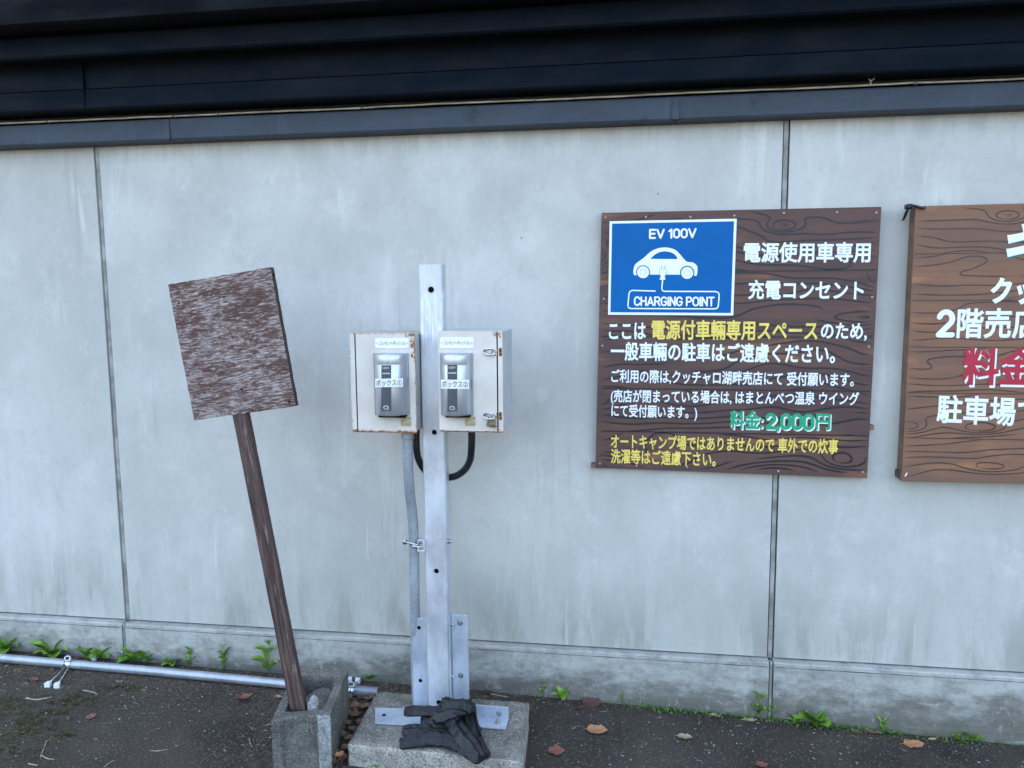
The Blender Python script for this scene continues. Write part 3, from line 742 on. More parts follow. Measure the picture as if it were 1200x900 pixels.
# ------------------------------------------------------------------ sign 2
Y2 = -.060
pTL, pBL = A(1073, 241.5, Y2), A(1056.5, 563.8, Y2)
W2 = .92
s2c = [pTL, Vector((pTL.x+W2, Y2, pTL.z+.004)), Vector((pBL.x+W2, Y2, pBL.z+.004)), pBL]
sg2 = thing('shop_notice_sign', (pBL.x+W2/2, Y2+.03, pBL.z), 'tan woodgrain sign with thick stained edge, cut off at the right of the photo', 'sign')
bm = bmesh.new(); slab4(bm, s2c, Y2, -.006); brd2 = wmesh('board', bm, ['wood2', 'wood2edge'], sg2, bevel=.003)
kn2 = []
for px, py, a, b, amp in ((1182, 253, .05, .018, 3.2), (1150, 502, .07, .02, 3.0), (1065, 500, .05, .022, 2.2), (1160, 548, .1, .02, 2.4), (1260, 380, .08, .03, 3), (1140, 300, .1, .03, -1.6)):
    p = A(px, py, Y2); kn2.append((p.x, p.z, a, b, amp))
pz2 = lambda y: A(1120, y, Y2).z
grain('wood_grain', max(pTL.x, pBL.x)+.004, pBL.x+W2-.01, pBL.z+.012, pTL.z-.006, Y2, 'grain2', brd2, [pz2(514), pz2(461), pz2(407), pz2(352), pz2(297)], kn2, 8.4, 30, .0038, drop=.15)
T2 = lambda s, a, b, hp, m, bold=.04, **k: text(s, a, b, hp, Y2, m, sg2, bold, **k)
T2('キ', (1180.6, 290), (1236, 286), 53, 'teal', .045, eps=.0006)
T2('キ', (1179, 288.5), (1234.5, 284.5), 52, 'white', .045, eps=.0016)
T2('クッ', (1160.4, 341), (1213, 341), 32, 'white', .045, eps=.0008)
strokes('2', (1097, 379), (1119, 379), 33, Y2, 'white', sg2, .19)
T2('階売店', (1121.5, 379), (1219, 379), 36, 'white', .024, eps=.0008)
T2('料金', (1129, 430.5), (1217.5, 432), 47, 'white', .042, eps=.0006)
T2('料金', (1127.4, 428.5), (1215.5, 430), 45, 'red', .034, eps=.0017)
T2('駐車場で', (1097.8, 479), (1221, 484), 34.5, 'white', .024, eps=.0008)
# black cable tie on the corner
tie = A(1069, 243, Y2)
bm = bmesh.new(); tube(bm, spline([(tie.x-.012, Y2+.045, tie.z-.035), (tie.x-.016, Y2+.02, tie.z-.03), (tie.x-.014, Y2-.004, tie.z-.006), (tie.x-.004, Y2-.008, tie.z+.004), (tie.x+.012, Y2-.006, tie.z+.002), (tie.x+.028, Y2-.01, tie.z-.004), (tie.x+.036, Y2-.010, tie.z-.002)], 5), .0042, 6)
hexa(bm, (tie.x-.018, Y2-.01, tie.z-.005), (tie.x-.002, Y2+.02, tie.z+.010))
ct = wmesh('cable_tie', bm, 'hose', None, True); tag(ct, 'black cable tie looped round the upper left corner of the tan sign', 'cable tie')
p = A(1060, 556, Y2); 
bm = bmesh.new(); hexa(bm, (pBL.x-.005, Y2+.025, pBL.z+.004), (pBL.x-.001, -.004, pBL.z+.03)); wmesh('corner_plate', bm, 'sealdark', sg2, bevel=.002)
p = A(1060.5, 558, Y2); bm = bmesh.new(); stroke(bm, [(p.x, p.z), (p.x+.006, p.z+.012)], .004, Y2, .001); wmesh('scratch', bm, 'white', sg2)

# ------------------------------------------------------------------ steel post with brackets on the slab
YP = -.33; ZS = .09
PX0, PX1 = -.674, -.599
post = thing('steel_post', (-.636, YP+.03, ZS), 'tall galvanised steel channel post with round holes bolted to the concrete slab', 'post')
PT = 1.584
bm = bmesh.new()
prof = [(PX0, YP+.050), (PX0, YP+.004), (PX0+.004, YP), (PX1-.004, YP), (PX1, YP+.004), (PX1, YP+.050), (PX1-.012, YP+.050), (PX1-.012, YP+.047), (PX1-.003, YP+.047), (PX1-.003, YP+.006), (PX1-.006, YP+.003), (PX0+.006, YP+.003), (PX0+.003, YP+.006), (PX0+.003, YP+.047), (PX0+.012, YP+.047), (PX0+.012, YP+.050)]
L = [[bm.verts.new((x, y, z)) for x, y in prof] for z in (ZS+.004, PT)]; n = len(prof)
for k in range(n): bm.faces.new((L[0][k], L[0][(k+1) % n], L[1][(k+1) % n], L[1][k]))
bm.faces.new(L[0][::-1]); bm.faces.new(L[1]); bmesh.ops.recalc_face_normals(bm, faces=bm.faces)
wmesh('channel', bm, 'galv', post)
for px, py, r_ in ((505.2, 339.5, .0095), (509, 506.5, .0082), (511.5, 669, .0082), (514.5, 823, .0085)):
    p = A(px, py, YP); cyl('bolt_hole', (p.x, YP-.0008, p.z), (p.x, YP+.002, p.z), r_, 'hole', post, 16)
    bm = bmesh.new(); tube(bm, [(p.x+(r_+.001)*math.cos(t), YP-.0008, p.z+(r_+.001)*math.sin(t)) for t in np.linspace(0, 2*PI, 20)], .0011, 5, False); wmesh('hole_rim', bm, 'galv2', post, True)
def bolt(x, y, z, r, parent, axis=(0, -1, 0), L=.012, nut=True):
    a = Vector((x, y, z)); d = Vector(axis)
    bm = bmesh.new(); tube(bm, [a, a+d*L*.15], r*1.6, 14); tube(bm, [a+d*L*.15, a+d*L*.7], r*1.15, 6); tube(bm, [a+d*L*.7, a+d*L*1.15], r*.6, 8)
    return wmesh('bolt', bm, 'bolt', parent)
# upright brackets left and right
YB1 = YP+.012
def quadplate(pts, Y, t=.005):
    bm = bmesh.new(); slab4(bm, [A(*p, Y) for p in pts], Y, Y+t); return bm
wmesh('left_bracket', quadplate(((483.0, 724), (500.5, 725), (501.5, 828), (484.4, 829)), YB1), 'galv2', post, bevel=.0015)['label'] = 'left upright bracket plate'
bl = [A(529, 720, YB1), A(548, 721, YB1), A(549.8, 824, YB1), A(531.5, 824, YB1)]
bm = bmesh.new(); slab4(bm, bl, YB1, YB1+.005)
hexa(bm, (PX1+.001, YB1-.012, bl[3].z), (PX1+.006, YB1+.03, bl[0].z)); 
wmesh('right_bracket', bm, 'galv2', post, bevel=.001)['label'] = 'right upright bracket angle'
for px, py in ((491, 735.5), (492.7, 797.5)):
    p = A(px, py, YB1); cyl('bolt_hole', (p.x, YB1-.0008, p.z), (p.x, YB1+.002, p.z), .0065, 'hole', post, 12)
for px, py in ((539.2, 730), (540, 791.5)):
    p = A(px, py, YB1); bolt(p.x, YB1, p.z, .0055, post, L=.006)
for px, py in ((531.5, 733.5), (533, 795), (529.5, 636)):
    p = A(px, py, YP); bolt(PX1+.003, YP+.012, p.z, .006, post, (1, -.2, 0), .013)
# horizontal angles on the slab
YA = -.358
def plate_px(name, pts, Y, m, t=.005): return wmesh(name, quadplate(pts, Y, t), m, post, bevel=.0012)
bm = bmesh.new(); fa = [AZ(*p_, ZS+.007) for p_ in ((439.5, 829), (512, 831), (512, 851), (439.5, 847))]
a_ = [bm.verts.new(v) for v in fa]; b_ = [bm.verts.new(v-Vector((0, 0, .005))) for v in fa]
bm.faces.new(a_); bm.faces.new(b_[::-1])
for k in range(4): bm.faces.new((a_[k], b_[k], b_[(k+1) % 4], a_[(k+1) % 4]))
bmesh.ops.recalc_face_normals(bm, faces=bm.faces); wmesh('base_angle', bm, 'galv2', post, bevel=.001)
l0 = A(538, 828.5, YA); r0 = A(596, 829, YA)
bm = bmesh.new()
hexa(bm, (l0.x, YA, ZS+.002), (r0.x, YA+.005, r0.z)); hexa(bm, (l0.x, YA-.062, ZS+.002), (r0.x, YA-.0003, ZS+.007))
wmesh('base_angle', bm, 'galv2', post, bevel=.0012)
p = AZ(450, 838, ZS+.007); cyl('bolt_hole', (p.x, p.y, ZS+.006), (p.x, p.y, ZS+.0076), .007, 'hole', post, 10)
p = A(584.5, 836.5, YA); bolt(p.x, YA, p.z, .0058, post, L=.006)
p = AZ(583, 847, ZS+.007); bolt(p.x, p.y, ZS+.007, .0062, post, (0, 0, 1), .012)
for px, py in ((444.5, 854.5), (584.5, 864.5)):
    p = AZ(px, py, ZS+.002); bolt(p.x, p.y, ZS, .0062, post, (0, 0, 1), .016)
# ------------------------------------------------------------------ slab
bm = bmesh.new()
cs_ = [AZ(442, 809, ZS), AZ(620, 822.5, ZS), AZ(612.5, 891.5, ZS), AZ(407.3, 871, ZS)]
zb = -.03
def rough_prism(bm, C, z0, z1, n, amp, seed, sc=14):
    """closed box from four top corners, gridded and roughened"""
    nx, ny, nz = n
    def P(u, v, w): 
        a = C[3].lerp(C[2], u); b = C[0].lerp(C[1], u); q = a.lerp(b, v); return Vector((q.x, q.y, z0+(z1-z0)*w))
    V = {}
    def vert(i, j, k):
        if (i, j, k) not in V: V[(i, j, k)] = bm.verts.new(P(i/nx, j/ny, k/nz))
        return V[(i, j, k)]
    for i in range(nx):
        for j in range(ny):
            bm.faces.new([vert(i, j, nz), vert(i+1, j, nz), vert(i+1, j+1, nz), vert(i, j+1, nz)]); bm.faces.new([vert(i, j, 0), vert(i, j+1, 0), vert(i+1, j+1, 0), vert(i+1, j, 0)])
    for i in range(nx):
        for k in range(nz):
            f = bm.faces.new([vert(i, 0, k), vert(i+1, 0, k), vert(i+1, 0, k+1), vert(i, 0, k+1)]); f.material_index = 1
            f = bm.faces.new([vert(i, ny, k), vert(i, ny, k+1), vert(i+1, ny, k+1), vert(i+1, ny, k)]); f.material_index = 1
    for j in range(ny):
        for k in range(nz):
            f = bm.faces.new([vert(0, j, k), vert(0, j, k+1), vert(0, j+1, k+1), vert(0, j+1, k)]); f.material_index = 1
            f = bm.faces.new([vert(nx, j, k), vert(nx, j+1, k), vert(nx, j+1, k+1), vert(nx, j, k+1)]); f.material_index = 1
    for (i, j, k), v in V.items():
        edge = (i in (0, nx))+(j in (0, ny))+(k == nz)
        q = mnoise.noise_vector(v.co*sc+Vector((seed, 0, 0))); v.co += q*amp
        if edge >= 2:
            c = Vector((sum(p.x for p in C)/4, sum(p.y for p in C)/4, v.co.z)); d = (c-v.co).normalized()
            v.co += (d*.6+Vector((0, 0, -1 if k == nz else 0)))*(.0025+.003*abs(mnoise.noise(v.co*40)))
rough_prism(bm, cs_, zb, ZS, (46, 28, 8), .0022, 3, 26)
slab = wmesh('concrete_slab', bm, ['slab', 'slab_front'], None, True, origin=(-.615, -.39, 0)); tag(slab, 'rough low concrete slab under the steel post', 'slab')

# ------------------------------------------------------------------ outlet boxes
def outlet_box(x0, x1, z0, z1, yf, depth, gap_px, left, no, label, cover, plate, win, tape, tagp):
    cx_, cz_ = (x0+x1)/2, (z0+z1)/2
    b = thing('outlet_box', (cx_, yf+depth/2, z0), label, 'outlet box', 'outlet boxes on the steel post')
    org = (cx_, yf+depth/2, cz_)
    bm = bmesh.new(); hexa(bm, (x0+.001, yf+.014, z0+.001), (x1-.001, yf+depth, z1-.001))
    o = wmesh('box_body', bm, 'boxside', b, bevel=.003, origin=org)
    # hood rim along the body
    gx = A(gap_px, 450, yf).x
    dl, dr = (gx+.0022, x1) if left else (x0, gx-.0022)
    fl_, fr_ = (x0, gx-.0022) if left else (gx+.0022, x1)
    door = boxo('door', (dl, yf, z0), (dr, yf+.0135, z1), 'box', b, .0035, origin=org)
    boxo('door_frame', (fl_, yf, z0), (fr_, yf+.0135, z1), 'box', b, .003, origin=org)
    # black strip stands in for the dark gap between door and frame
    boxo('door_gap', (gx-.003, yf+.004, z0+.002), (gx+.003, yf+.0142, z1-.002), 'hole', b, 0)
    boxo('bottom_lip', (x0+.001, yf+.003, z0-.004), (x1-.001, yf+.0125, z0+.001), 'rust', b, .001)
    if no == 1:
        bm = bmesh.new()      # rust scabs on the upper right corner
        for k in range(64):
            px = 484.5+rnd.gauss(0, 1.6) if k > 14 else rnd.uniform(474, 486); py = rnd.uniform(390, 420) if k > 14 else rnd.uniform(391, 394); p = A(px, py, yf)
            r_ = rnd.uniform(.0008, .0030); v = [bm.verts.new((min(p.x, x1-.001)+r_*math.cos(t)*rnd.uniform(.6, 1.2), yf-.0004-.00003*k, p.z+1.5*r_*math.sin(t)*rnd.uniform(.6, 1.3))) for t in np.linspace(0, 2*PI, 9)[:-1]]
            bm.faces.new(v)
        wmesh('rust_patch', bm, 'rust', b)
    # silver outlet cover: rounded front, overhanging bottom
    ca, cb, ct, cbm = cover
    pa, pb = A(ca, 450, yf).x, A(cb, 450, yf).x; zt, zb_ = A((ca+cb)/2, ct, yf).z, A((ca+cb)/2, cbm, yf).z
    D = .045; nseg = 14; prof = []
    for k in range(nseg+1):
        u = k/nseg; t = abs(2*u-1); prof.append((pa+(pb-pa)*u, yf-D*(1-t**2.6)*.88-D*.12*(1 if 0 < u < 1 else 0)))
    bm = bmesh.new()
    levels = [(zb_, .93), (zb_+.004, 1), (zt-.036, 1), (zt-.034, .965), (zt-.030, 1), (zt-.006, .98), (zt, .90)]
    R_ = []
    for z, s in levels: R_.append([bm.verts.new((x, yf+(y-yf)*s, z)) for x, y in prof])
    for a, c in zip(R_, R_[1:]):
        for k in range(nseg): bm.faces.new((a[k], a[k+1], c[k+1], c[k])).smooth = True
    bm.faces.new(R_[0][::-1]); bm.faces.new(R_[-1])
    for rr_ in (R_,):
        for a, c in zip(R_, R_[1:]): pass
    cov = wmesh('outlet_cover', bm, 'silver', b)
    boxo('cover_back', (pa-.001, yf-.006, zb_-.001), (pb+.004, yf-.0002, zt+.001), 'silver_lid', b, .001)
    # bottom mouth
    boxo('cover_mouth', (pa+.020, yf-.034, zb_-.005), (pb-.004, yf-.002, zb_-.0006), 'hole', b, .001)
    # dark window strip
    YC = yf-D*.985
    fw = lambda nm, x_a, x_b, y_a, y_b, mm, e, t: fill_poly(nm, [(x_a, y_a), (x_b, y_a), (x_b, y_b), (x_a, y_b)], YC, mm, b, eps=e, thick=t)
    wa, wb, wt, wbm = win
    fw('label_strip', wa, wb, wt, wbm, 'slate', .0012, .0006)
    fw('label_bar', wa+1, wb-1, wt+8.8, wt+10.3, 'silver', .002, .0002)
    text('100V', (wa+1.2, wt+3.2), (wb-1.8, wt+3.2), 3, YC, 'silver', b, .02, eps=.002)
    text('⌒', (wa+2.2, wbm-4.8), (wb-2.6, wbm-4.8), 3.2, YC, 'silver', b, .05, eps=.002)
    fw('label_bar', wa+3, wb-2.6, wbm-2.8, wbm-1.8, 'silver', .002, .0002)
    # handwritten tape
    ta, tb, tt, tbm, tl = tape
    tp = fill_poly('number_tape', [(ta, tt), (tb, tt+tl), (tb, tbm+tl), (ta, tbm)], YC, 'tape', b, eps=.0026, thick=.0004)
    text('ボックス'+'①②'[no-1], (ta+1, (tt+tbm)/2), (tb-1.2, (tt+tbm)/2+tl), (tbm-tt)*.72, YC, 'inkgreen', tp, .012, eps=.0032)
    na, nb, nt_, nb2 = plate
    npl = fill_poly('name_plate', [(na, nt_), (nb, nt_), (nb, nb2), (na, nb2)], yf, 'plate', b, eps=.0002, thick=.0018)
    text('コンセントボックス'+str(no), (na+4.6, (nt_+nb2)/2), (nb-4.6, (nt_+nb2)/2), 4.6, yf-.002, 'inkgrey', npl, .010, eps=.0003)
    for q in (na+2, nb-2):
        p = A(q, (nt_+nb2)/2, yf); cyl('rivet', (p.x, yf-.0035, p.z), (p.x, yf-.0015, p.z), .0022, 'bolt', npl, 8)
    qa, qb, qt, qb2 = tagp
    fill_poly('amber_tag', [(qa, qt), (qb, qt), (qb, qb2), (qa, qb2)], yf, 'tag', b, eps=.0002, thick=.003)
    return b
b1 = outlet_box(-.890, -.677, 1.055, 1.369, -.385, .20, 417.5, True, 1,
    'cream outlet box left of the post with orange rust at its upper right corner', (439.5, 478, 414, 485.5), (440, 479, 396.5, 408), (447, 458.5, 428, 481.5), (440, 472.5, 443.8, 453.8, -.6), (470, 481.3, 488.6, 499))
b2 = outlet_box(-.588, -.389, 1.072, 1.378, -.44, .20, 583, False, 2,
    'cream outlet box right of the post with two latches and a hanging padlock', (517, 553, 414, 485.5), (515.8, 555, 395.5, 408), (524.5, 536, 427.5, 482), (517, 549.8, 444.6, 455.2, .5), (545.3, 556.8, 488.5, 498.6))
YL = -.44
bm = bmesh.new()
for k in range(40):
    px, py = (581.5+rnd.gauss(0, 2.6), rnd.uniform(389.5, 395)) if k < 24 else (583+rnd.gauss(0, 2.2), rnd.uniform(498, 504))
    p = A(min(588, px), py, YL); r_ = rnd.uniform(.0008, .0026)
    bm.faces.new([bm.verts.new((p.x+r_*math.cos(t)*rnd.uniform(.6, 1.2), YL-.0004-.00003*k, p.z+1.4*r_*math.sin(t)*rnd.uniform(.6, 1.3))) for t in np.linspace(0, 2*PI, 8)[:-1]])
wmesh('rust_patch', bm, 'rust', b2)
for py in (412, 487):
    p = A(575, py, YL); q = A(588, py, YL)
    bm = bmesh.new(); tube(bm, spline([(p.x-.020, YL-.003, p.z-.001), (p.x-.016, YL-.007, p.z+.006), (p.x, YL-.009, p.z+.008), (p.x+.014, YL-.007, p.z+.005), (p.x+.014, YL-.006, p.z-.006), (p.x-.002, YL-.009, p.z-.009), (p.x-.016, YL-.006, p.z-.006), (p.x-.020, YL-.003, p.z-.001)], 4), .0028, 6)
    hexa(bm, (p.x-.014, YL-.010, p.z-.005), (p.x+.004, YL-.002, p.z+.005)); hexa(bm, (p.x+.008, YL-.006, p.z-.009), (p.x+.020, YL-.0005, p.z+.009))
    lt = wmesh('latch', bm, 'chrome', b2)
    for dz in (.004, -.006):
        c = A(586.3, py, YL); cyl('screw', (c.x, YL-.002, c.z+dz), (c.x, YL, c.z+dz), .0028, 'hole', lt, 8)
    for dx in (0,):
        c = A(586.5, py, YL); boxo('rust_patch', (c.x-.0045, YL-.0009, c.z-.014), (c.x+.0045, YL-.0002, c.z+.011), 'rust', lt, 0)
p = A(576.5, 495, YL)
pad = thing('padlock', (p.x, YL-.012, p.z), 'small brass padlock hanging from the lower latch of the right outlet box', 'padlock')
bm = bmesh.new(); hexa(bm, (-.012, -.006, -.012), (.012, .006, .010)); o = frombm('lock_body', bm, 'brass', pad, False, .002); o.rotation_euler = (0, .25, 0)
bm = bmesh.new(); tube(bm, spline([(-.007, 0, .008), (-.009, 0, .020), (0, 0, .028), (.007, 0, .020), (.008, 0, .008)], 4), .002, 6); frombm('shackle', bm, 'chrome', pad, True)

# ------------------------------------------------------------------ conduit and hose
YC_ = -.318
pts = [A(477.5, 506, YC_-.02), A(478, 530, YC_-.02), A(478.5, 552, YC_-.02), A(480.5, 580, YC_-.01), A(483.5, 605, YC_), A(485.2, 640, YC_), A(485.8, 690, YC_), A(486.5, 735, YC_+.015), A(487.5, 790, YC_+.02), A(488.5, 826, YC_+.02)]
cnd = thing('conduit_pipe', (pts[-1].x, pts[-1].y, .09), 'grey conduit pipe curving down from the left outlet box beside the post', 'pipe')
bm = bmesh.new(); tube(bm, spline(pts, 8), .0168, 18); wmesh('conduit', bm, 'conduit', cnd, True)
bm = bmesh.new(); tube(bm, [pts[0]+Vector((0, 0, .004)), pts[0]+Vector((0, 0, -.022))], .0215, 18); wmesh('conduit_collar', bm, 'pipe_dark', cnd, bevel=.0015)
c = A(487, 636, YC_)
bm = bmesh.new(); tube(bm, [(c.x+.0195*math.cos(t), c.y+.0195*math.sin(t), c.z+.000) for t in np.linspace(0, 2*PI, 24)], .0035, 6, False); cl = wmesh('pipe_clamp', bm, 'chrome', cnd, True)
d = A(493, 639.5, YP-.012); e = A(494, 632.5, YP-.012)
bm = bmesh.new()
hexa(bm, (d.x-.011, YP-.014, d.z+.015), (d.x+.013, YP+.008, d.z+.020)); hexa(bm, (d.x-.011, YP-.014, d.z-.020), (d.x+.013, YP+.008, d.z-.015)); hexa(bm, (d.x+.010, YP-.0145, d.z-.0195), (d.x+.0135, YP+.008, d.z+.0195)); hexa(bm, (d.x-.011, YP-.0135, d.z+.008), (d.x-.007, YP+.008, d.z+.018)); hexa(bm, (d.x-.011, YP-.0135, d.z-.018), (d.x-.007, YP+.008, d.z-.008))
wmesh('clamp_channel', bm, 'galv', cnd, bevel=.001)
bm = bmesh.new(); tube(bm, [(c.x-.035, c.y-.012, c.z+.006), (c.x+.006, c.y-.022, c.z+.002)], .0045, 8); tube(bm, [(c.x-.037, c.y-.012, c.z+.006), (c.x-.028, c.y-.014, c.z+.005)], .009, 6); tube(bm, [(c.x-.006, c.y-.022, c.z-.004), (c.x+.018, c.y-.012, c.z-.010)], .005, 8)
wmesh('clamp_bolt', bm, 'bolt', cnd)
YH = -.262
hp = [A(488, 500, YH-.02), A(488, 522, YH-.02), A(490.5, 538, YH-.01), A(499, 552, YH), A(513, 558, YH), A(530, 559, YH), A(543, 552, YH-.02), A(550.5, 540, YH-.05), A(552.5, 525, YH-.08), A(553, 500, YH-.09)]
bm = bmesh.new(); tube(bm, spline(hp, 8), .0118, 14)
hs = wmesh('black_hose', bm, 'hose', None, True); tag(hs, 'black hose looping behind the post between the undersides of both outlet boxes', 'hose')

# ------------------------------------------------------------------ blank leaning sign, its block, its wedge stone
YS = -.49
TL, TR, BR, BL = A(200.5, 331.5, YS), A(322, 314.5, YS), A(345, 474, YS), A(228.5, 494, YS)
cen = (TL+TR+BR+BL)/4; ux = ((TR-TL)+(BR-BL)).normalized(); uz = ((TL-BL)+(TR-BR)).normalized(); uz = (uz-ux*uz.dot(ux)).normalized()
yawb = 0.0
wB = ((TR-TL).length+(BR-BL).length)/2; hB = ((TL-BL).length+(TR-BR).length)/2
uy = ux.cross(uz).normalized()*-1
uy = uz.cross(ux).normalized()
Mb = Matrix(((ux.x, uy.x, uz.x), (ux.y, uy.y, uz.y), (ux.z, uy.z, uz.z)))
stake_pts = [A(351, 833, YS+.04), A(280, 486, YS+.014), A(272, 430, YS+.014)]
foot = A(351, 835, -.53)
sb = thing('blank_sign', (foot.x, foot.y, foot.z-.05), 'blank weathered brown board with flaking paint on a leaning wooden stake', 'sign')
bm = bmesh.new(); nx, nz = 26, 34; T_ = .022
V = {}
for i in range(nx+1):
    for j in range(nz+1):
        x = (i/nx-.5)*wB; z = (j/nz-.5)*hB
        ex = .0022*mnoise.noise(Vector((i*.8, j*.8, 1))) if i in (0, nx) or j in (0, nz) else 0
        V[i, j] = (x+ex*(1 if i == nx else -1 if i == 0 else .2), z+ex*(1 if j in (0, nz) else .2))
fr = {k: bm.verts.new((v[0], -T_/2, v[1])) for k, v in V.items()}; bk = {k: bm.verts.new((v[0], T_/2, v[1])) for k, v in V.items()}
for i in range(nx):
    for j in range(nz):
        bm.faces.new((fr[i, j], fr[i+1, j], fr[i+1, j+1], fr[i, j+1])); bm.faces.new((bk[i, j], bk[i, j+1], bk[i+1, j+1], bk[i+1, j]))
for i in range(nx):
    for j in (0, nz): bm.faces.new((fr[i, j], fr[i+1, j], bk[i+1, j], bk[i, j])).material_index = 1
for j in range(nz):
    for i in (0, nx): bm.faces.new((fr[i, j], fr[i, j+1], bk[i, j+1], bk[i, j])).material_index = 1
bmesh.ops.recalc_face_normals(bm, faces=bm.faces)
bo = frombm('board', bm, ['board', 'boardedge'], None)
bo.rotation_euler = Mb.to_euler(); bo.location = cen; rel(bo, sb)
for px, py in ((262.5, 348), (283, 456), (209.5, 355), (339, 470.5), (321, 322)):
    p = A(px, py, YS-T_/2); cyl('screw_hole', (p.x, YS-T_/2-.0012, p.z), (p.x, YS-T_/2+.002, p.z), .0034, 'hole', sb, 8)
# stake
top, botm = stake_pts[2], foot+(foot-stake_pts[1])*.06
ax = (top-botm).normalized(); sx = Vector((1, .12, 0)); sx = (sx-ax*sx.dot(ax)).normalized(); sy = ax.cross(sx)
bm = bmesh.new(); n = 30; Ls = (top-botm).length; R_ = []
for k in range(n+1):
    z = Ls*k/n; wob = .0012*mnoise.noise(Vector((k*.4, 0, 3)))
    R_.append([bm.verts.new((a*.0235+wob, b*.0145, z)) for a, b in ((-1, -1), (1, -1), (1, 1), (-1, 1))])
for a, b in zip(R_, R_[1:]):
    for k in range(4): bm.faces.new((a[k], a[(k+1) % 4], b[(k+1) % 4], b[k]))
bm.faces.new(R_[0][::-1]); bm.faces.new(R_[-1])
bmesh.ops.recalc_face_normals(bm, faces=bm.faces)
st = frombm('stake', bm, 'stake', None, bevel=.002); st.location = botm
st.rotation_euler = Matrix(((sx.x, sy.x, ax.x), (sx.y, sy.y, ax.y), (sx.z, sy.z, ax.z))).to_euler(); rel(st, sb)
# hollow block
ZB = .195
FL, FR_, BR_, BL_ = [AZ(*p, ZB) for p in ((317.3, 845), (387, 838), (408, 785), (346, 782))]
def bu(u, v): return (FL.lerp(FR_, u)).lerp(BL_.lerp(BR_, u), v)
outer = [(0, 0), (.16, 0), (.22, .035), (.72, .035), (.78, 0), (1, 0), (1, .25), (1, .5), (1, .75), (1, 1), (.75, 1), (.5, 1), (.25, 1), (0, 1), (0, .75), (0, .5), (0, .25)]
inner_c = [(.16, .16), (.30, .15), (.5, .15), (.68, .15), (.80, .17), (.84, .25), (.84, .40), (.84, .6), (.83, .78), (.80, .84), (.7, .86), (.45, .86), (.24, .86), (.17, .82), (.16, .7), (.16, .5), (.16, .3)]
bm = bmesh.new()
levels = [-.03, .03, .07, .11, .15, .18, ZB-.006, ZB]
O = []
for z in levels:
    ring = []
    for i, (u, v) in enumerate(outer):
        q = bu(u, v)
        if z == ZB: q = q.lerp(bu(.5, .5), .025)
        p = Vector((q.x, q.y, z)); p += mnoise.noise_vector(p*30)*.0022; ring.append(bm.verts.new(p))
    O.append(ring)
I = []
for z in (ZB-.004, ZB-.012, ZB-.07, ZB-.12):
    ring = []
    for (u, v) in inner_c:
        q = bu(u, v); p = Vector((q.x, q.y, z)); p += mnoise.noise_vector(p*30)*.002; ring.append(bm.verts.new(p))
    I.append(ring)
no_ = len(outer)
for a, b in zip(O, O[1:]):
    for k in range(no_):
        f = bm.faces.new((a[k], a[(k+1) % no_], b[(k+1) % no_], b[k]))
        if k in (4,): f.material_index = 1
for k in range(no_): bm.faces.new((O[-1][k], O[-1][(k+1) % no_], I[0][(k+1) % no_], I[0][k]))
for a, b in zip(I, I[1:]):
    for k in range(no_): bm.faces.new((a[k], a[(k+1) % no_], b[(k+1) % no_], b[k]))
bm.faces.new(I[-1]); bm.faces.new(O[0][::-1])
bmesh.ops.recalc_face_normals(bm, faces=bm.faces)
blk = wmesh('concrete_block', bm, ['block', 'block_side'], None, origin=(bu(.5, .5).x, bu(.5, .5).y, 0)); tag(blk, 'hollow grey concrete block holding the leaning wooden stake', 'concrete block')
# fill of soil in the cavity and the wedge stone
cfl = bu(.5, .6); bm = bmesh.new()
bmesh.ops.create_icosphere(bm, subdivisions=3, radius=1)
for v in bm.verts: v.co = Vector((v.co.x*.055, v.co.y*.095, v.co.z*.02)); v.co += mnoise.noise_vector(v.co*60)*.006
o = frombm('soil_fill', bm, 'block', None); o.location = (cfl.x+.01, cfl.y, ZB-.055); rel(o, blk)
p = AZ(362, 827, ZB+.0); bm = bmesh.new(); bmesh.ops.create_icosphere(bm, subdivisions=2, radius=1)
for v in bm.verts:
    v.co = Vector((v.co.x*.020, v.co.y*.020, v.co.z*.045)); v.co += mnoise.noise_vector(v.co*35)*.007; v.co.x = max(-.016, min(.018, v.co.x)); v.co.y = max(-.018, v.co.y)
o = frombm('wedge_stone', bm, 'stone', None); o.location = (p.x+.006, p.y+.018, ZB-.018); o.rotation_euler = (0, .15, 0)
tag(o, 'pale stone wedged beside the stake in the hollow block', 'stone')

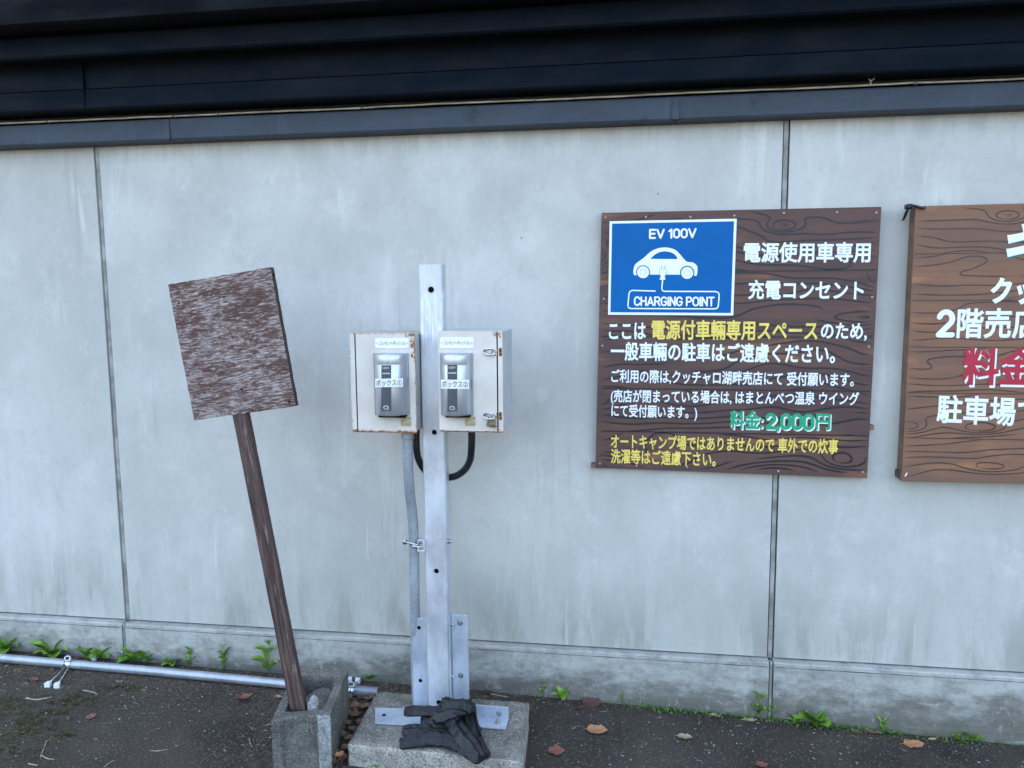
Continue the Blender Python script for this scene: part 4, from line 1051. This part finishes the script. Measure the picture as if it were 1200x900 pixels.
# ------------------------------------------------------------------ long pipe on the ground
pp = []
for px, py in ((-160, 757.5), (0, 771), (90, 778.8), (180, 786.5), (270, 795), (337, 801.5), (400, 807.5), (424, 810)):
    g_ = AG(px, py, .020); pp.append(g_)
lp = thing('ground_pipe', (pp[3].x, pp[3].y, gz(pp[3].x)), 'long galvanised pipe lying on the ground along the foot of the wall', 'pipe')
dirp = (pp[0]-pp[2]).normalized(); pp.insert(0, pp[0]+dirp*1.2)
bm = bmesh.new(); tube(bm, spline(pp, 6), .0168, 18); wmesh('pipe', bm, 'pipe', lp, True)
e0, e1 = AG(411, 808.8, .020), AG(443, 811.5, .020)
bm = bmesh.new(); tube(bm, [e0, e1], .0188, 18); wmesh('end_sleeve', bm, 'pipe_dark', lp, bevel=.001)
def pclamp(cx_, cy_, ends, label=None):
    c = AG(cx_, cy_, .020); bm = bmesh.new()
    tube(bm, [(c.x-.01, c.y, c.z), (c.x+.014, c.y-.002, c.z)], .0195, 18)
    o = wmesh('pipe_clamp', bm, 'chrome', lp, True)
    bm = bmesh.new(); tube(bm, [(c.x+.002+.012*math.cos(t), c.y-.008+.004*math.sin(t), c.z+.026+.008*math.sin(t)) for t in np.linspace(0, 2*PI, 14)], .0035, 6, False)
    wmesh('clamp_loop', bm, 'chrome', lp, True)
    for ex, ey, sx_ in ends:
        e = AG(ex, ey, .008); s = Vector((c.x+sx_, c.y-.018, c.z-.006))
        bm = bmesh.new(); tube(bm, [s, e], .0034, 7); wmesh('clamp_leg', bm, 'chrome', lp, True)
        bm = bmesh.new(); d_ = (e-s).normalized(); w_ = Vector((-d_.y, d_.x, 0)).normalized()
        for v in ((-1, -1), (1, -1), (1, 1), (-1, 1)): pass
        tube(bm, [e-d_*.010, e+d_*.010], [.012, .0145], 4); wmesh('white_cap', bm, 'white_cap', lp, bevel=.002)
pclamp(81, 778, ((56.5, 802, -.004), (67, 803, .012)))
pclamp(412, 809, ((409.5, 797, -.005), (419, 798, .004)))
p = AG(110, 771.5, .015); boxo('clamp_tab', (p.x-.008, p.y-.004, p.z-.008), (p.x+.008, p.y+.004, p.z+.008), 'white_cap', lp, .002)

# ------------------------------------------------------------------ crumpled black rubber
def ribbon(bm, pts, wid, thk, n=4, seed=0):
    """folded flat strip through world points, creased lengthwise"""
    r = random.Random(seed); P = spline(pts, n); m = len(P); rings = []
    prof = [-1, -.72, -.45, -.12, .22, .5, .8, 1]; hs_ = [0, .7, .25, 1.0, .45, 1.05, .55, 0]
    hs_ = [(q*.8+.55*(1-abs(a)))*r.uniform(.8, 1.25) for a, q in zip(prof, hs_)]
    for i, p in enumerate(P):
        t = (P[min(i+1, m-1)]-P[max(i-1, 0)]).normalized(); s_ = t.cross(Vector((0, 0, 1))).normalized(); u = s_.cross(t)
        u_ = i/(m-1); W_ = (wid(u_) if callable(wid) else wid)*(.72 if i in (0, m-1) else 1)
        ring = [p+s_*(a*W_/2+.0025*r.uniform(-1, 1))+u*(thk*q+.0018*r.uniform(-1, 1)) for a, q in zip(prof, hs_)]
        ring += [p+s_*(a*W_/2*.92)-u*.007 for a in (.9, 0, -.9)]
        rings.append([bm.verts.new(q) for q in ring])
    for a, b in zip(rings, rings[1:]):
        q = len(a)
        for k in range(q): bm.faces.new((a[k], a[(k+1) % q], b[(k+1) % q], b[k]))
    bm.faces.new(rings[0][::-1]); bm.faces.new(rings[-1])
def gq(x, y): return (460+x/8.571, 800+y/8.571)
def S(x, y, z): return AZ(*gq(x, y), z)
bm = bmesh.new()
# four flattened fingers of folded rubber, sweeping from the left towards the lower right
ribbon(bm, [S(130, 290, ZS+.055), S(280, 285, ZS+.062), S(430, 290, ZS+.066), S(600, 320, ZS+.066), S(720, 330, ZS+.06)], .052, .012, 4, seed=1)
ribbon(bm, [S(300, 380, ZS+.030), S(420, 370, ZS+.040), S(560, 370, ZS+.045), S(700, 420, ZS+.045), S(800, 520, ZS+.04)], .05, .012, 4, seed=2)
ribbon(bm, [S(110, 480, ZS+.014), S(260, 470, ZS+.020), S(420, 465, ZS+.024), S(560, 485, ZS+.026), S(700, 550, ZS+.026), S(820, 640, ZS+.020)], .062, .012, 4, seed=3)
ribbon(bm, [S(75, 620, ZS+.010), S(220, 600, ZS+.014), S(400, 580, ZS+.016), S(560, 595, ZS+.018), S(700, 650, ZS+.018), S(800, 720, ZS+.014), S(890, 780, ZS+.010)], .05, .013, 4, seed=5)
ribbon(bm, [S(250, 540, ZS+.018), S(400, 520, ZS+.022), S(560, 540, ZS+.026), S(700, 600, ZS+.026), S(830, 700, ZS+.020)], .05, .012, 4, seed=11)
ribbon(bm, [S(500, 250, ZS+.085), S(560, 330, ZS+.078), S(660, 430, ZS+.055), S(760, 560, ZS+.040), S(850, 680, ZS+.022), S(905, 770, ZS+.008)], lambda u: .060+.02*math.sin(u*3), .020, 4, seed=7)
ribbon(bm, [S(760, 250, ZS+.085), S(790, 400, ZS+.060), S(840, 560, ZS+.035), S(890, 680, ZS+.020), S(925, 760, ZS+.008)], .045, .014, 4, seed=8)
ribbon(bm, [S(430, 380, ZS+.070), S(560, 320, ZS+.092), S(700, 270, ZS+.10), S(790, 250, ZS+.09)], .055, .018, 4, seed=9)
ribbon(bm, [S(530, 190, ZS+.115), S(600, 220, ZS+.118), S(700, 230, ZS+.115), S(790, 270, ZS+.100)], .050, .014, 4, seed=10)
ribbon(bm, [S(520, 160, ZS+.13), S(560, 230, ZS+.115), S(610, 300, ZS+.10)], .03, .010, 4, seed=12)
v0 = len(bm.verts)
for (gx_, gy_, zz_, q) in ((670, 300, .05, (.062, .034, .045)), (740, 480, .022, (.055, .045, .028))):
    ret = bmesh.ops.create_icosphere(bm, subdivisions=2, radius=1, matrix=Matrix.Translation(S(gx_, gy_, ZS+zz_)) @ Matrix.Diagonal((*q, 1)))
    for v in ret['verts']: v.co += mnoise.noise_vector(v.co*25)*.008
bmesh.ops.recalc_face_normals(bm, faces=bm.faces)
rb = wmesh('crumpled_rubber', bm, 'rubber', None, False, origin=(-.57, -.44, ZS)); tag(rb, 'black crumpled rubber sheet lying over the base angle of the steel post', 'rubber sheet')

# ------------------------------------------------------------------ dead leaves
def leaf_mesh(L=.05, Wd=.026, curl=.3, seed=0, jag=0.0, n=9):
    r = random.Random(seed); bm = bmesh.new(); rows = []
    for i in range(n+1):
        u = i/n; ww = Wd*(math.sin(PI*min(1, u**.8))**.75)*(1+jag*r.uniform(-.5, .5)); row = []
        for k in range(-2, 3):
            a = k/2
            x = L*(u-.5); y = a*ww/2; z = curl*L*((u-.5)**2*1.2)+curl*.9*abs(a)*ww*.45+.0022*mnoise.noise(Vector((x*60, y*60, seed)))
            row.append(bm.verts.new((x, y, z+.002)))
        rows.append(row)
    for a, b in zip(rows, rows[1:]):
        for k in range(4): bm.faces.new((a[k], a[k+1], b[k+1], b[k]))
    tube(bm, [(-L*.5, 0, curl*L*.3+.002), (-L*.72, 0, .003)], .0008, 4)
    me = bpy.data.meshes.new('dead_leaf'); bm.normal_update(); bm.to_mesh(me); bm.free()
    me.polygons.foreach_set('use_smooth', [True]*len(me.polygons)); return me
def dead_leaf(px, py, wpx, m, label, rot=None, curl=.3, dz=0, hratio=.5, tilt=0, i=[0], group='dead leaves on the ground'):
    i[0] += 1; p = AG(px, py, .001+dz); L = .86*wpx/930*(p-CAM).length
    me = leaf_mesh(L, L*hratio, curl, i[0], .55); me.materials.append(MAT[m])
    o = bpy.data.objects.new('dead_leaf', me); COL.objects.link(o); o.location = p
    o.rotation_euler = (tilt, rnd.uniform(-.15, .15), rnd.uniform(-.4, .4) if rot is None else rot)
    return tag(o, label, 'leaf', group)
dead_leaf(700, 857, 27, 'leaf_orange', 'orange dead leaf with pointed ends lying alone on dark asphalt right of the slab', 0, .25, hratio=.75)
dead_leaf(652, 881, 21, 'leaf_red', 'oval reddish brown dead leaf closest to the right edge of the slab', .1, .2, hratio=.95)
dead_leaf(694, 824.5, 25, 'leaf_dark', 'broad dark red dead leaf against the wall foot right of the post', 0, .3, hratio=.8, tilt=.4)
dead_leaf(680, 830, 14, 'leaf_dark', 'small dark scrap of leaf beside the broad dark red leaf', .5)
dead_leaf(762, 825, 21, 'leaf_brown', 'brown dead leaf leaning on the wall foot where the green creeper begins', 0, .3, hratio=.8, tilt=.4)
dead_leaf(803, 865, 19, 'leaf_tan', 'jagged tan dead leaf lying flat on the asphalt below the sign', -.3, .35, hratio=.7)
dead_leaf(839, 839, 14, 'leaf_tan', 'narrow tan leaf at the edge of the creeper strip below the sign', .1, .2)
dead_leaf(879, 845, 17, 'leaf_tan', 'pale dry leaf at the foot of the right wall joint', -.2, .3)
dead_leaf(893, 897, 15, 'leaf_red', 'reddish leaf at the bottom edge of the photo below the right wall joint', .2, .2, hratio=.8)
dead_leaf(1004, 858, 13, 'leaf_brown', 'brown curled leaf leftmost of the leaves at the creeper end', -.6)
dead_leaf(1022, 859, 17, 'leaf_brown', 'tan brown leaf second in the row at the creeper end', -.2, .4)
dead_leaf(1071, 873, 22, 'leaf_orange', 'round bright orange leaf on the asphalt under the tan sign', 0, .15, hratio=.9)
dead_leaf(1108, 864, 21, 'leaf_brown', 'long brown leaf against the wall foot under the tan sign', -.15, .3)
dead_leaf(1093, 867, 10, 'leaf_tan', 'small tan leaf left of the long brown one under the tan sign', .4)
dead_leaf(1172, 866, 15, 'leaf_brown', 'brown leaf nearest the right edge of the photo at the wall foot', -.4, .5, tilt=.3)
dead_leaf(1188, 869, 16, 'leaf_dark', 'dark leaf touching the right edge of the photo at the wall foot', -.3)
dead_leaf(287, 820, 21, 'leaf_red', 'reddish leaf standing on edge left of the hollow block', .7, .8, hratio=.55)
dead_leaf(326, 819, 9, 'leaf_tan', 'small cream curled leaf by the left side of the hollow block', .5, .9, hratio=.9)
dead_leaf(40, 797, 14, 'leaf_red', 'small reddish leaf left of the two white clamp caps', -.2)
dead_leaf(107, 841, 11, 'leaf_red', 'small red leaf on bare asphalt among the moss', .9, .3, hratio=.8)
dead_leaf(70, 766, 15, 'leaf_tan', 'tan leaf between the wall and pipe left of the metal clamp', .3, .4)
dead_leaf(118, 767, 17, 'leaf_brown', 'brown leaf between the wall and the pipe right of the metal clamp', -.1, .3)
dead_leaf(86, 760, 20, 'leaf_dark', 'dark brown leaf under the second weed from the left', -.1, .3)
dead_leaf(30, 756, 18, 'leaf_dark', 'dark brown leaf beside the leftmost weed', -.1, .3)
dead_leaf(207, 777, 16, 'leaf_brown', 'brown leaf behind the pipe below the middle weeds', 0, .3)
dead_leaf(225, 776, 14, 'leaf_brown', 'brown curled leaf under the upright middle weed', .6, .6)
dead_leaf(258, 781, 15, 'leaf_brown', 'leaf left of the base of the narrow upright weed', -.1, .4)
dead_leaf(275, 781, 15, 'leaf_tan', 'pale tan leaf right of the base of the narrow upright weed', 0, .4)
dead_leaf(322, 786, 26, 'leaf_brown', 'long thin reddish leaf at the foot of the tallest weed', .15, .4, hratio=.25)
dead_leaf(420, 794, 15, 'leaf_brown', 'light brown leaf behind the pipe between block and slab', .2, .5)
dead_leaf(571, 812, 15, 'leaf_dark', 'dark reddish leaf behind the slab beside the right bracket', .2, .3, hratio=.7)
dead_leaf(594, 809, 13, 'leaf_red', 'red brown leaf resting on the wall foot behind the slab', .1, .3, hratio=.7)
dead_leaf(560, 808, 12, 'leaf_brown', 'small brown leaf closest to the right bracket behind the slab', .4)
# litter heap between block and slab
heap = [(424, 818), (407, 822), (433, 822), (416, 829), (427, 832), (404, 838), (417, 842), (424, 848), (408, 850), (414, 857), (402, 862), (409, 868), (405, 878), (399, 884), (402, 892), (396, 896)]
ORD = 'nearest second third fourth fifth sixth seventh eighth ninth tenth eleventh twelfth thirteenth fourteenth fifteenth last'.split()
for k, (px, py) in enumerate(sorted(heap, key=lambda q: q[1])):
    dead_leaf(px, py, rnd.uniform(13, 19), 'leaf_brown', 'curled brown leaf %s from the pipe in the heap between block and slab' % ORD[k], rnd.uniform(0, 3.1), rnd.uniform(.6, 1.2), dz=rnd.uniform(0, .02), hratio=rnd.uniform(.6, .9), group='leaves heaped between block and slab')
dead_leaf(398, 887, 14, 'leaf_orange', 'orange dead leaf at the front of the heap between block and slab', 1.2, .8, dz=.022, hratio=.7)

# ------------------------------------------------------------------ twigs
def twig(pts, r, label, m='twig'):
    P = [AG(x, y, r+.001) for x, y in pts]; bm = bmesh.new(); q = spline(P, 4); tube(bm, q, [r*(1-.5*i/len(q)) for i in range(len(q))], 6)
    o = wmesh('twig', bm, m, None, True); return tag(o, label, 'twig', 'twigs on the asphalt')
twig([(31, 818), (42, 820), (52, 818.5), (61, 817)], .0032, 'pale twig left of the moss below the white clamp caps')
twig([(97, 809), (104, 810), (112, 812)], .0026, 'short pale twig right of the white clamp caps')
twig([(55, 868), (50, 880), (47, 888)], .0018, 'thin upright twig in the lower left moss')
twig([(48, 885), (56, 889), (64, 890)], .0022, 'pale twig meeting the thin twig at the lower left')
twig([(33, 895), (39, 896), (44, 897)], .0024, 'short twig at the bottom edge of the photo, lower left')
twig([(176, 879.5), (184, 880), (196, 878)], .0018, 'straight straw on bare asphalt midway between moss and block')
twig([(122, 899), (128, 894), (134, 891)], .0018, 'slanting straw at the bottom edge left of the bare asphalt')
twig([(292, 864), (293, 870), (296, 876)], .0015, 'tiny straw standing in the litter left of the block')
twig([(575, 813), (585, 815), (596, 817)], .0022, 'thin pale twig behind the slab by the dark red leaves')

# ------------------------------------------------------------------ weeds
def weed_leaf(L, Wd, bend, seed, lobes=0):
    bm = bmesh.new(); r = random.Random(seed); n = 9; rows = []
    for i in range(n+1):
        u = i/n; wd = Wd*(.16+.10*u if u < .18 else .16+.84*math.sin(PI*min(1, ((u-.18)/.82)**1.15))**.6)*(1 if u < .98 else .15)
        if lobes: wd *= 1-.28*abs(math.sin(u*PI*lobes))
        wd = max(wd, .0012)
        y = L*(u-.25*bend*u*u); z = L*bend*(u*.55-.75*u*u)+.0015*mnoise.noise(Vector((u*5, seed, 0)))
        rows.append([bm.verts.new((a*wd/2, y, z+abs(a)*wd*.28)) for a in (-1, -.5, 0, .5, 1)])
    for a, b in zip(rows, rows[1:]):
        for k in range(4): bm.faces.new((a[k], a[k+1], b[k+1], b[k]))
    me = bpy.data.meshes.new('leaf'); bm.normal_update(); bm.to_mesh(me); bm.free()
    me.polygons.foreach_set('use_smooth', [True]*len(me.polygons)); return me
protos = []
for k in range(6):
    for mm in ('weed', 'weed2'):
        me = weed_leaf(1, .46+.07*(k % 3), .25+.15*(k % 4), k+3, 0 if k % 3 else 4); me.materials.append(MAT[mm]); protos.append((mm, k, me))
def weed(px, py, size, nl, label, upr=.5, light=.3, narrow=1.0, seed=None):
    p = AG(px, py, 0); p.y = min(p.y, -.028)
    p.z = gz(p.x)
    tall = upr > .95; H_ = size*.75 if tall else 0; size *= .58 if tall else .88; nl = int(nl*(1.7 if tall else 1.6)+.5)
    w_ = thing('weed', p, label, 'weed', 'weeds along the foot of the wall'); r = random.Random(seed if seed is not None else int(px*7+py))
    if tall:
        bm = bmesh.new(); tube(bm, [(0, 0, 0), (.004*r.uniform(-1, 1), -.004, H_*.5), (.008*r.uniform(-1, 1), -.006, H_)], [.0016, .0013, .0008], 5)
        frombm('stem', bm, 'stem', w_, True)
    for k in range(nl):
        cand = [q for q in protos if (q[0] == 'weed2') == (r.random() < light)]; me = r.choice(cand)[2]
        o = bpy.data.objects.new('leaf', me); COL.objects.link(o); o.parent = w_
        az = PI+(k*.618 if tall else (k+.5)/nl)*2*PI+r.uniform(-.35, .35); s = size*r.uniform(.7, 1.15)
        el = (.75 if tall else upr)+r.uniform(-.3, .35)
        if math.cos(az) > .2: el = max(el, .9)     # leaves towards the wall stand up
        o.rotation_euler = Matrix(Matrix.Rotation(az, 3, 'Z') @ Matrix.Rotation(el, 3, 'X')).to_euler(); o.scale = (s*narrow, s, s)
        o.location = (r.uniform(-.006, .006), r.uniform(-.006, .004), .002+H_*k/max(1, nl-1)*.95)
    return w_
weed(16, 759, .115, 8, 'large leafy weed at the left edge of the photo by the wall', .45)
weed(70, 762, .115, 9, 'wide leafy weed by the wall just left of the pipe clamp', .5)
weed(101, 771, .065, 4, 'small round weed just right of the pipe clamp', .9)
weed(124, 768, .085, 6, 'spreading weed second left of the left wall joint', .5)
weed(146, 773, .06, 4, 'low small weed at the foot of the left wall joint', .4)
weed(162, 772, .095, 7, 'leafy weed immediately right of the left wall joint', .7, .6)
weed(178, 774, .075, 5, 'low weed two to the right of the left wall joint', .5)
weed(203, 777, .07, 6, 'low flat weed left of the upright middle weed', .4)
weed(227, 778, .085, 6, 'upright leafy weed midway between wall joint and leaning stake', 1.0, .5)
weed(263, 784, .095, 6, 'narrow upright weed left of the tallest one', 1.15, .5, .8)
weed(318, 785, .135, 8, 'tallest bright green weed just left of the leaning stake', 1.3, .8, .55)
weed(386, 783, .05, 3, 'tiny weed sprout behind the hollow block', .9)
weed(439, 790, .05, 3, 'tiny weed sprout behind the left bracket', .9)
weed(638, 812, .06, 6, 'small clump of light weed against the wall right of the slab', 1.1, .9)
weed(660, 820, .06, 7, 'pale yellow green sprout between the slab and the dark red leaf', .9, 1)
weed(729, 824, .055, 6, 'faint small sprout between the dark red leaf and the brown leaf', 1.1, .3, .4)
weed(888, 839, .095, 7, 'upright light weed in front of the right wall joint', 1.15, .9, .8)
weed(902, 838, .075, 5, 'weed touching the right wall joint on its right side', 1.0, .5)
weed(955, 850, .095, 7, 'broad dark leafed weed right of the right wall joint', .8, .1, 1.3)
weed(932, 847, .05, 5, 'tiny weed left of the broad dark leafed weed', .7, .8)
weed(1034, 858, .055, 5, 'little weed in the creeper strip below the gap between the two signs', 1.1, .7)
weed(1135, 867, .055, 6, 'low weed under the tan sign', .6, .5)
weed(1122, 867, .045, 5, 'small weed left of the low weed under the tan sign', .9, .6)
weed(441, 899, .035, 5, 'tiny bright weed at the left front foot of the slab', .5, 1)
weed(455, 900, .035, 5, 'tiny bright weed second along the front foot of the slab', .5, 1)

# ------------------------------------------------------------------ uncountable stuff
def scatter(name, n, place, size, m, label, cat, shape='chip', seed=1):
    r = random.Random(seed); V = []; F = []
    for _ in range(n):
        q = place(r)
        if q is None: continue
        x, y = q; s = size(r); z = gz(x); a = r.uniform(0, PI*2); b = len(V)
        if shape == 'chip':
            for k in range(4): V.append((x+s*math.cos(a+k*PI/2)*r.uniform(.6, 1), y+s*math.sin(a+k*PI/2)*r.uniform(.4, 1), z+.0015+s*r.uniform(0, .35)))
            V.append((x, y, z+s*.9)); F += [(b, b+1, b+4), (b+1, b+2, b+4), (b+2, b+3, b+4), (b+3, b, b+4)]
        elif shape == 'straw':
            dx, dy = math.cos(a), math.sin(a); L = s*r.uniform(3, 8); w_ = s*.35
            V += [(x-dx*L-dy*w_, y-dy*L+dx*w_, z+.002), (x-dx*L+dy*w_, y-dy*L-dx*w_, z+.002), (x+dx*L+dy*w_, y+dy*L-dx*w_, z+.002+s*r.uniform(0, 2)), (x+dx*L-dy*w_, y+dy*L+dx*w_, z+.003+s*r.uniform(0, 2))]; F.append((b, b+1, b+2, b+3))
        else:   # blade / small leaf, standing
            el = r.uniform(.2, 1.3); dx, dy = math.cos(a)*math.cos(el), math.sin(a)*math.cos(el); dz = math.sin(el); L = s*r.uniform(1, 2.2); w_ = s*r.uniform(.35, .6)
            zz_ = z+r.uniform(0, s*1.2); px_, py_ = -math.sin(a)*w_, math.cos(a)*w_
            V += [(x, y, zz_), (x+dx*L*.5+px_, y+dy*L*.5+py_, zz_+dz*L*.5), (x+dx*L, y+dy*L, zz_+dz*L*.8), (x+dx*L*.5-px_, y+dy*L*.5-py_, zz_+dz*L*.5)]; F += [(b, b+1, b+2, b+3)]
    me = bpy.data.meshes.new(name); me.from_pydata(V, [], F); me.update()
    o = link(name, me, m); return tag(o, label, cat, kind='stuff')
def inside(x, y):
    return (-.90 < x < -.33 and -.58 < y < -.21) or (-1.18 < x < -.93 and -.63 < y < -.28)
def pl_grit(r):
    x = r.uniform(-2.7, 1.8); y = -abs(r.gauss(0, .5))-.03
    return None if inside(x, y) or y < -1.3 else (x, y)
scatter('grit', 11000, pl_grit, lambda r: r.uniform(.0008, .0026) if r.random() < .93 else r.uniform(.0025, .006), 'grit', 'pale grit scattered over the dark asphalt', 'grit', 'chip', 2)
def pl_lit(r):
    t = r.random()
    if t < .55: x = r.uniform(-2.9, -1.15); y = -.03-abs(r.gauss(.08, .13))
    elif t < .66: x = -1.13-abs(r.gauss(0, .12)); y = r.uniform(-.75, -.2)
    elif t < .85: x = r.uniform(-.98, -.86); y = r.uniform(-.7, -.04)
    else: x = r.uniform(-.9, 1.6); y = -.022-abs(r.gauss(0, .03))
    return None if inside(x, y) else (x, y)
scatter('leaf_litter', 15000, pl_lit, lambda r: r.uniform(.0014, .0042), 'litter', 'brown crumbled leaf litter along the pipe and wall foot', 'litter', 'chip', 3)
scatter('straw_bits', 700, lambda r: (lambda q: q)(pl_lit(r)) if r.random() < .6 else pl_grit(r), lambda r: r.uniform(.0008, .0018), 'twig', 'thin dry straw bits scattered on the ground', 'straw', 'straw', 4)
MB_ = [(AG(px, py), a, b) for px, py, a, b in ((12, 828, .20, .10), (34, 850, .15, .09), (8, 880, .17, .07), (82, 824, .12, .05), (98, 816, .09, .04), (60, 838, .08, .04), (70, 862, .07, .035), (140, 806, .10, .03))]
def pl_moss(r):
    c, a, b = r.choice(MB_[:4]+MB_[:3]+MB_); x = c.x+r.gauss(0, a*.5); y = c.y+r.gauss(0, b*.5)
    return (x, y) if mnoise.noise(Vector((x*26, y*34, 2)))+.5*mnoise.noise(Vector((x*70, y*90, 5))) > .0 and y < -.2 else None
scatter('moss', 26000, pl_moss, lambda r: r.uniform(.0016, .0036), 'moss', 'dry olive moss patches on the asphalt at lower left', 'moss', 'blade', 5)
def pl_creep(r):
    x = r.uniform(-.1, 1.6); y = -.020-abs(r.gauss(0, .022))
    d = .55+.45*mnoise.noise(Vector((x*5, 0, 0)))+(.25 if .05 < x < .45 or .5 < x < .95 else -.25)
    return (x, y) if r.random() < d else None
scatter('ground_creeper', 3800, pl_creep, lambda r: r.uniform(.003, .0075), 'creeper', 'strip of tiny leafed green creeper along the wall foot below the signs', 'creeper', 'blade', 6)
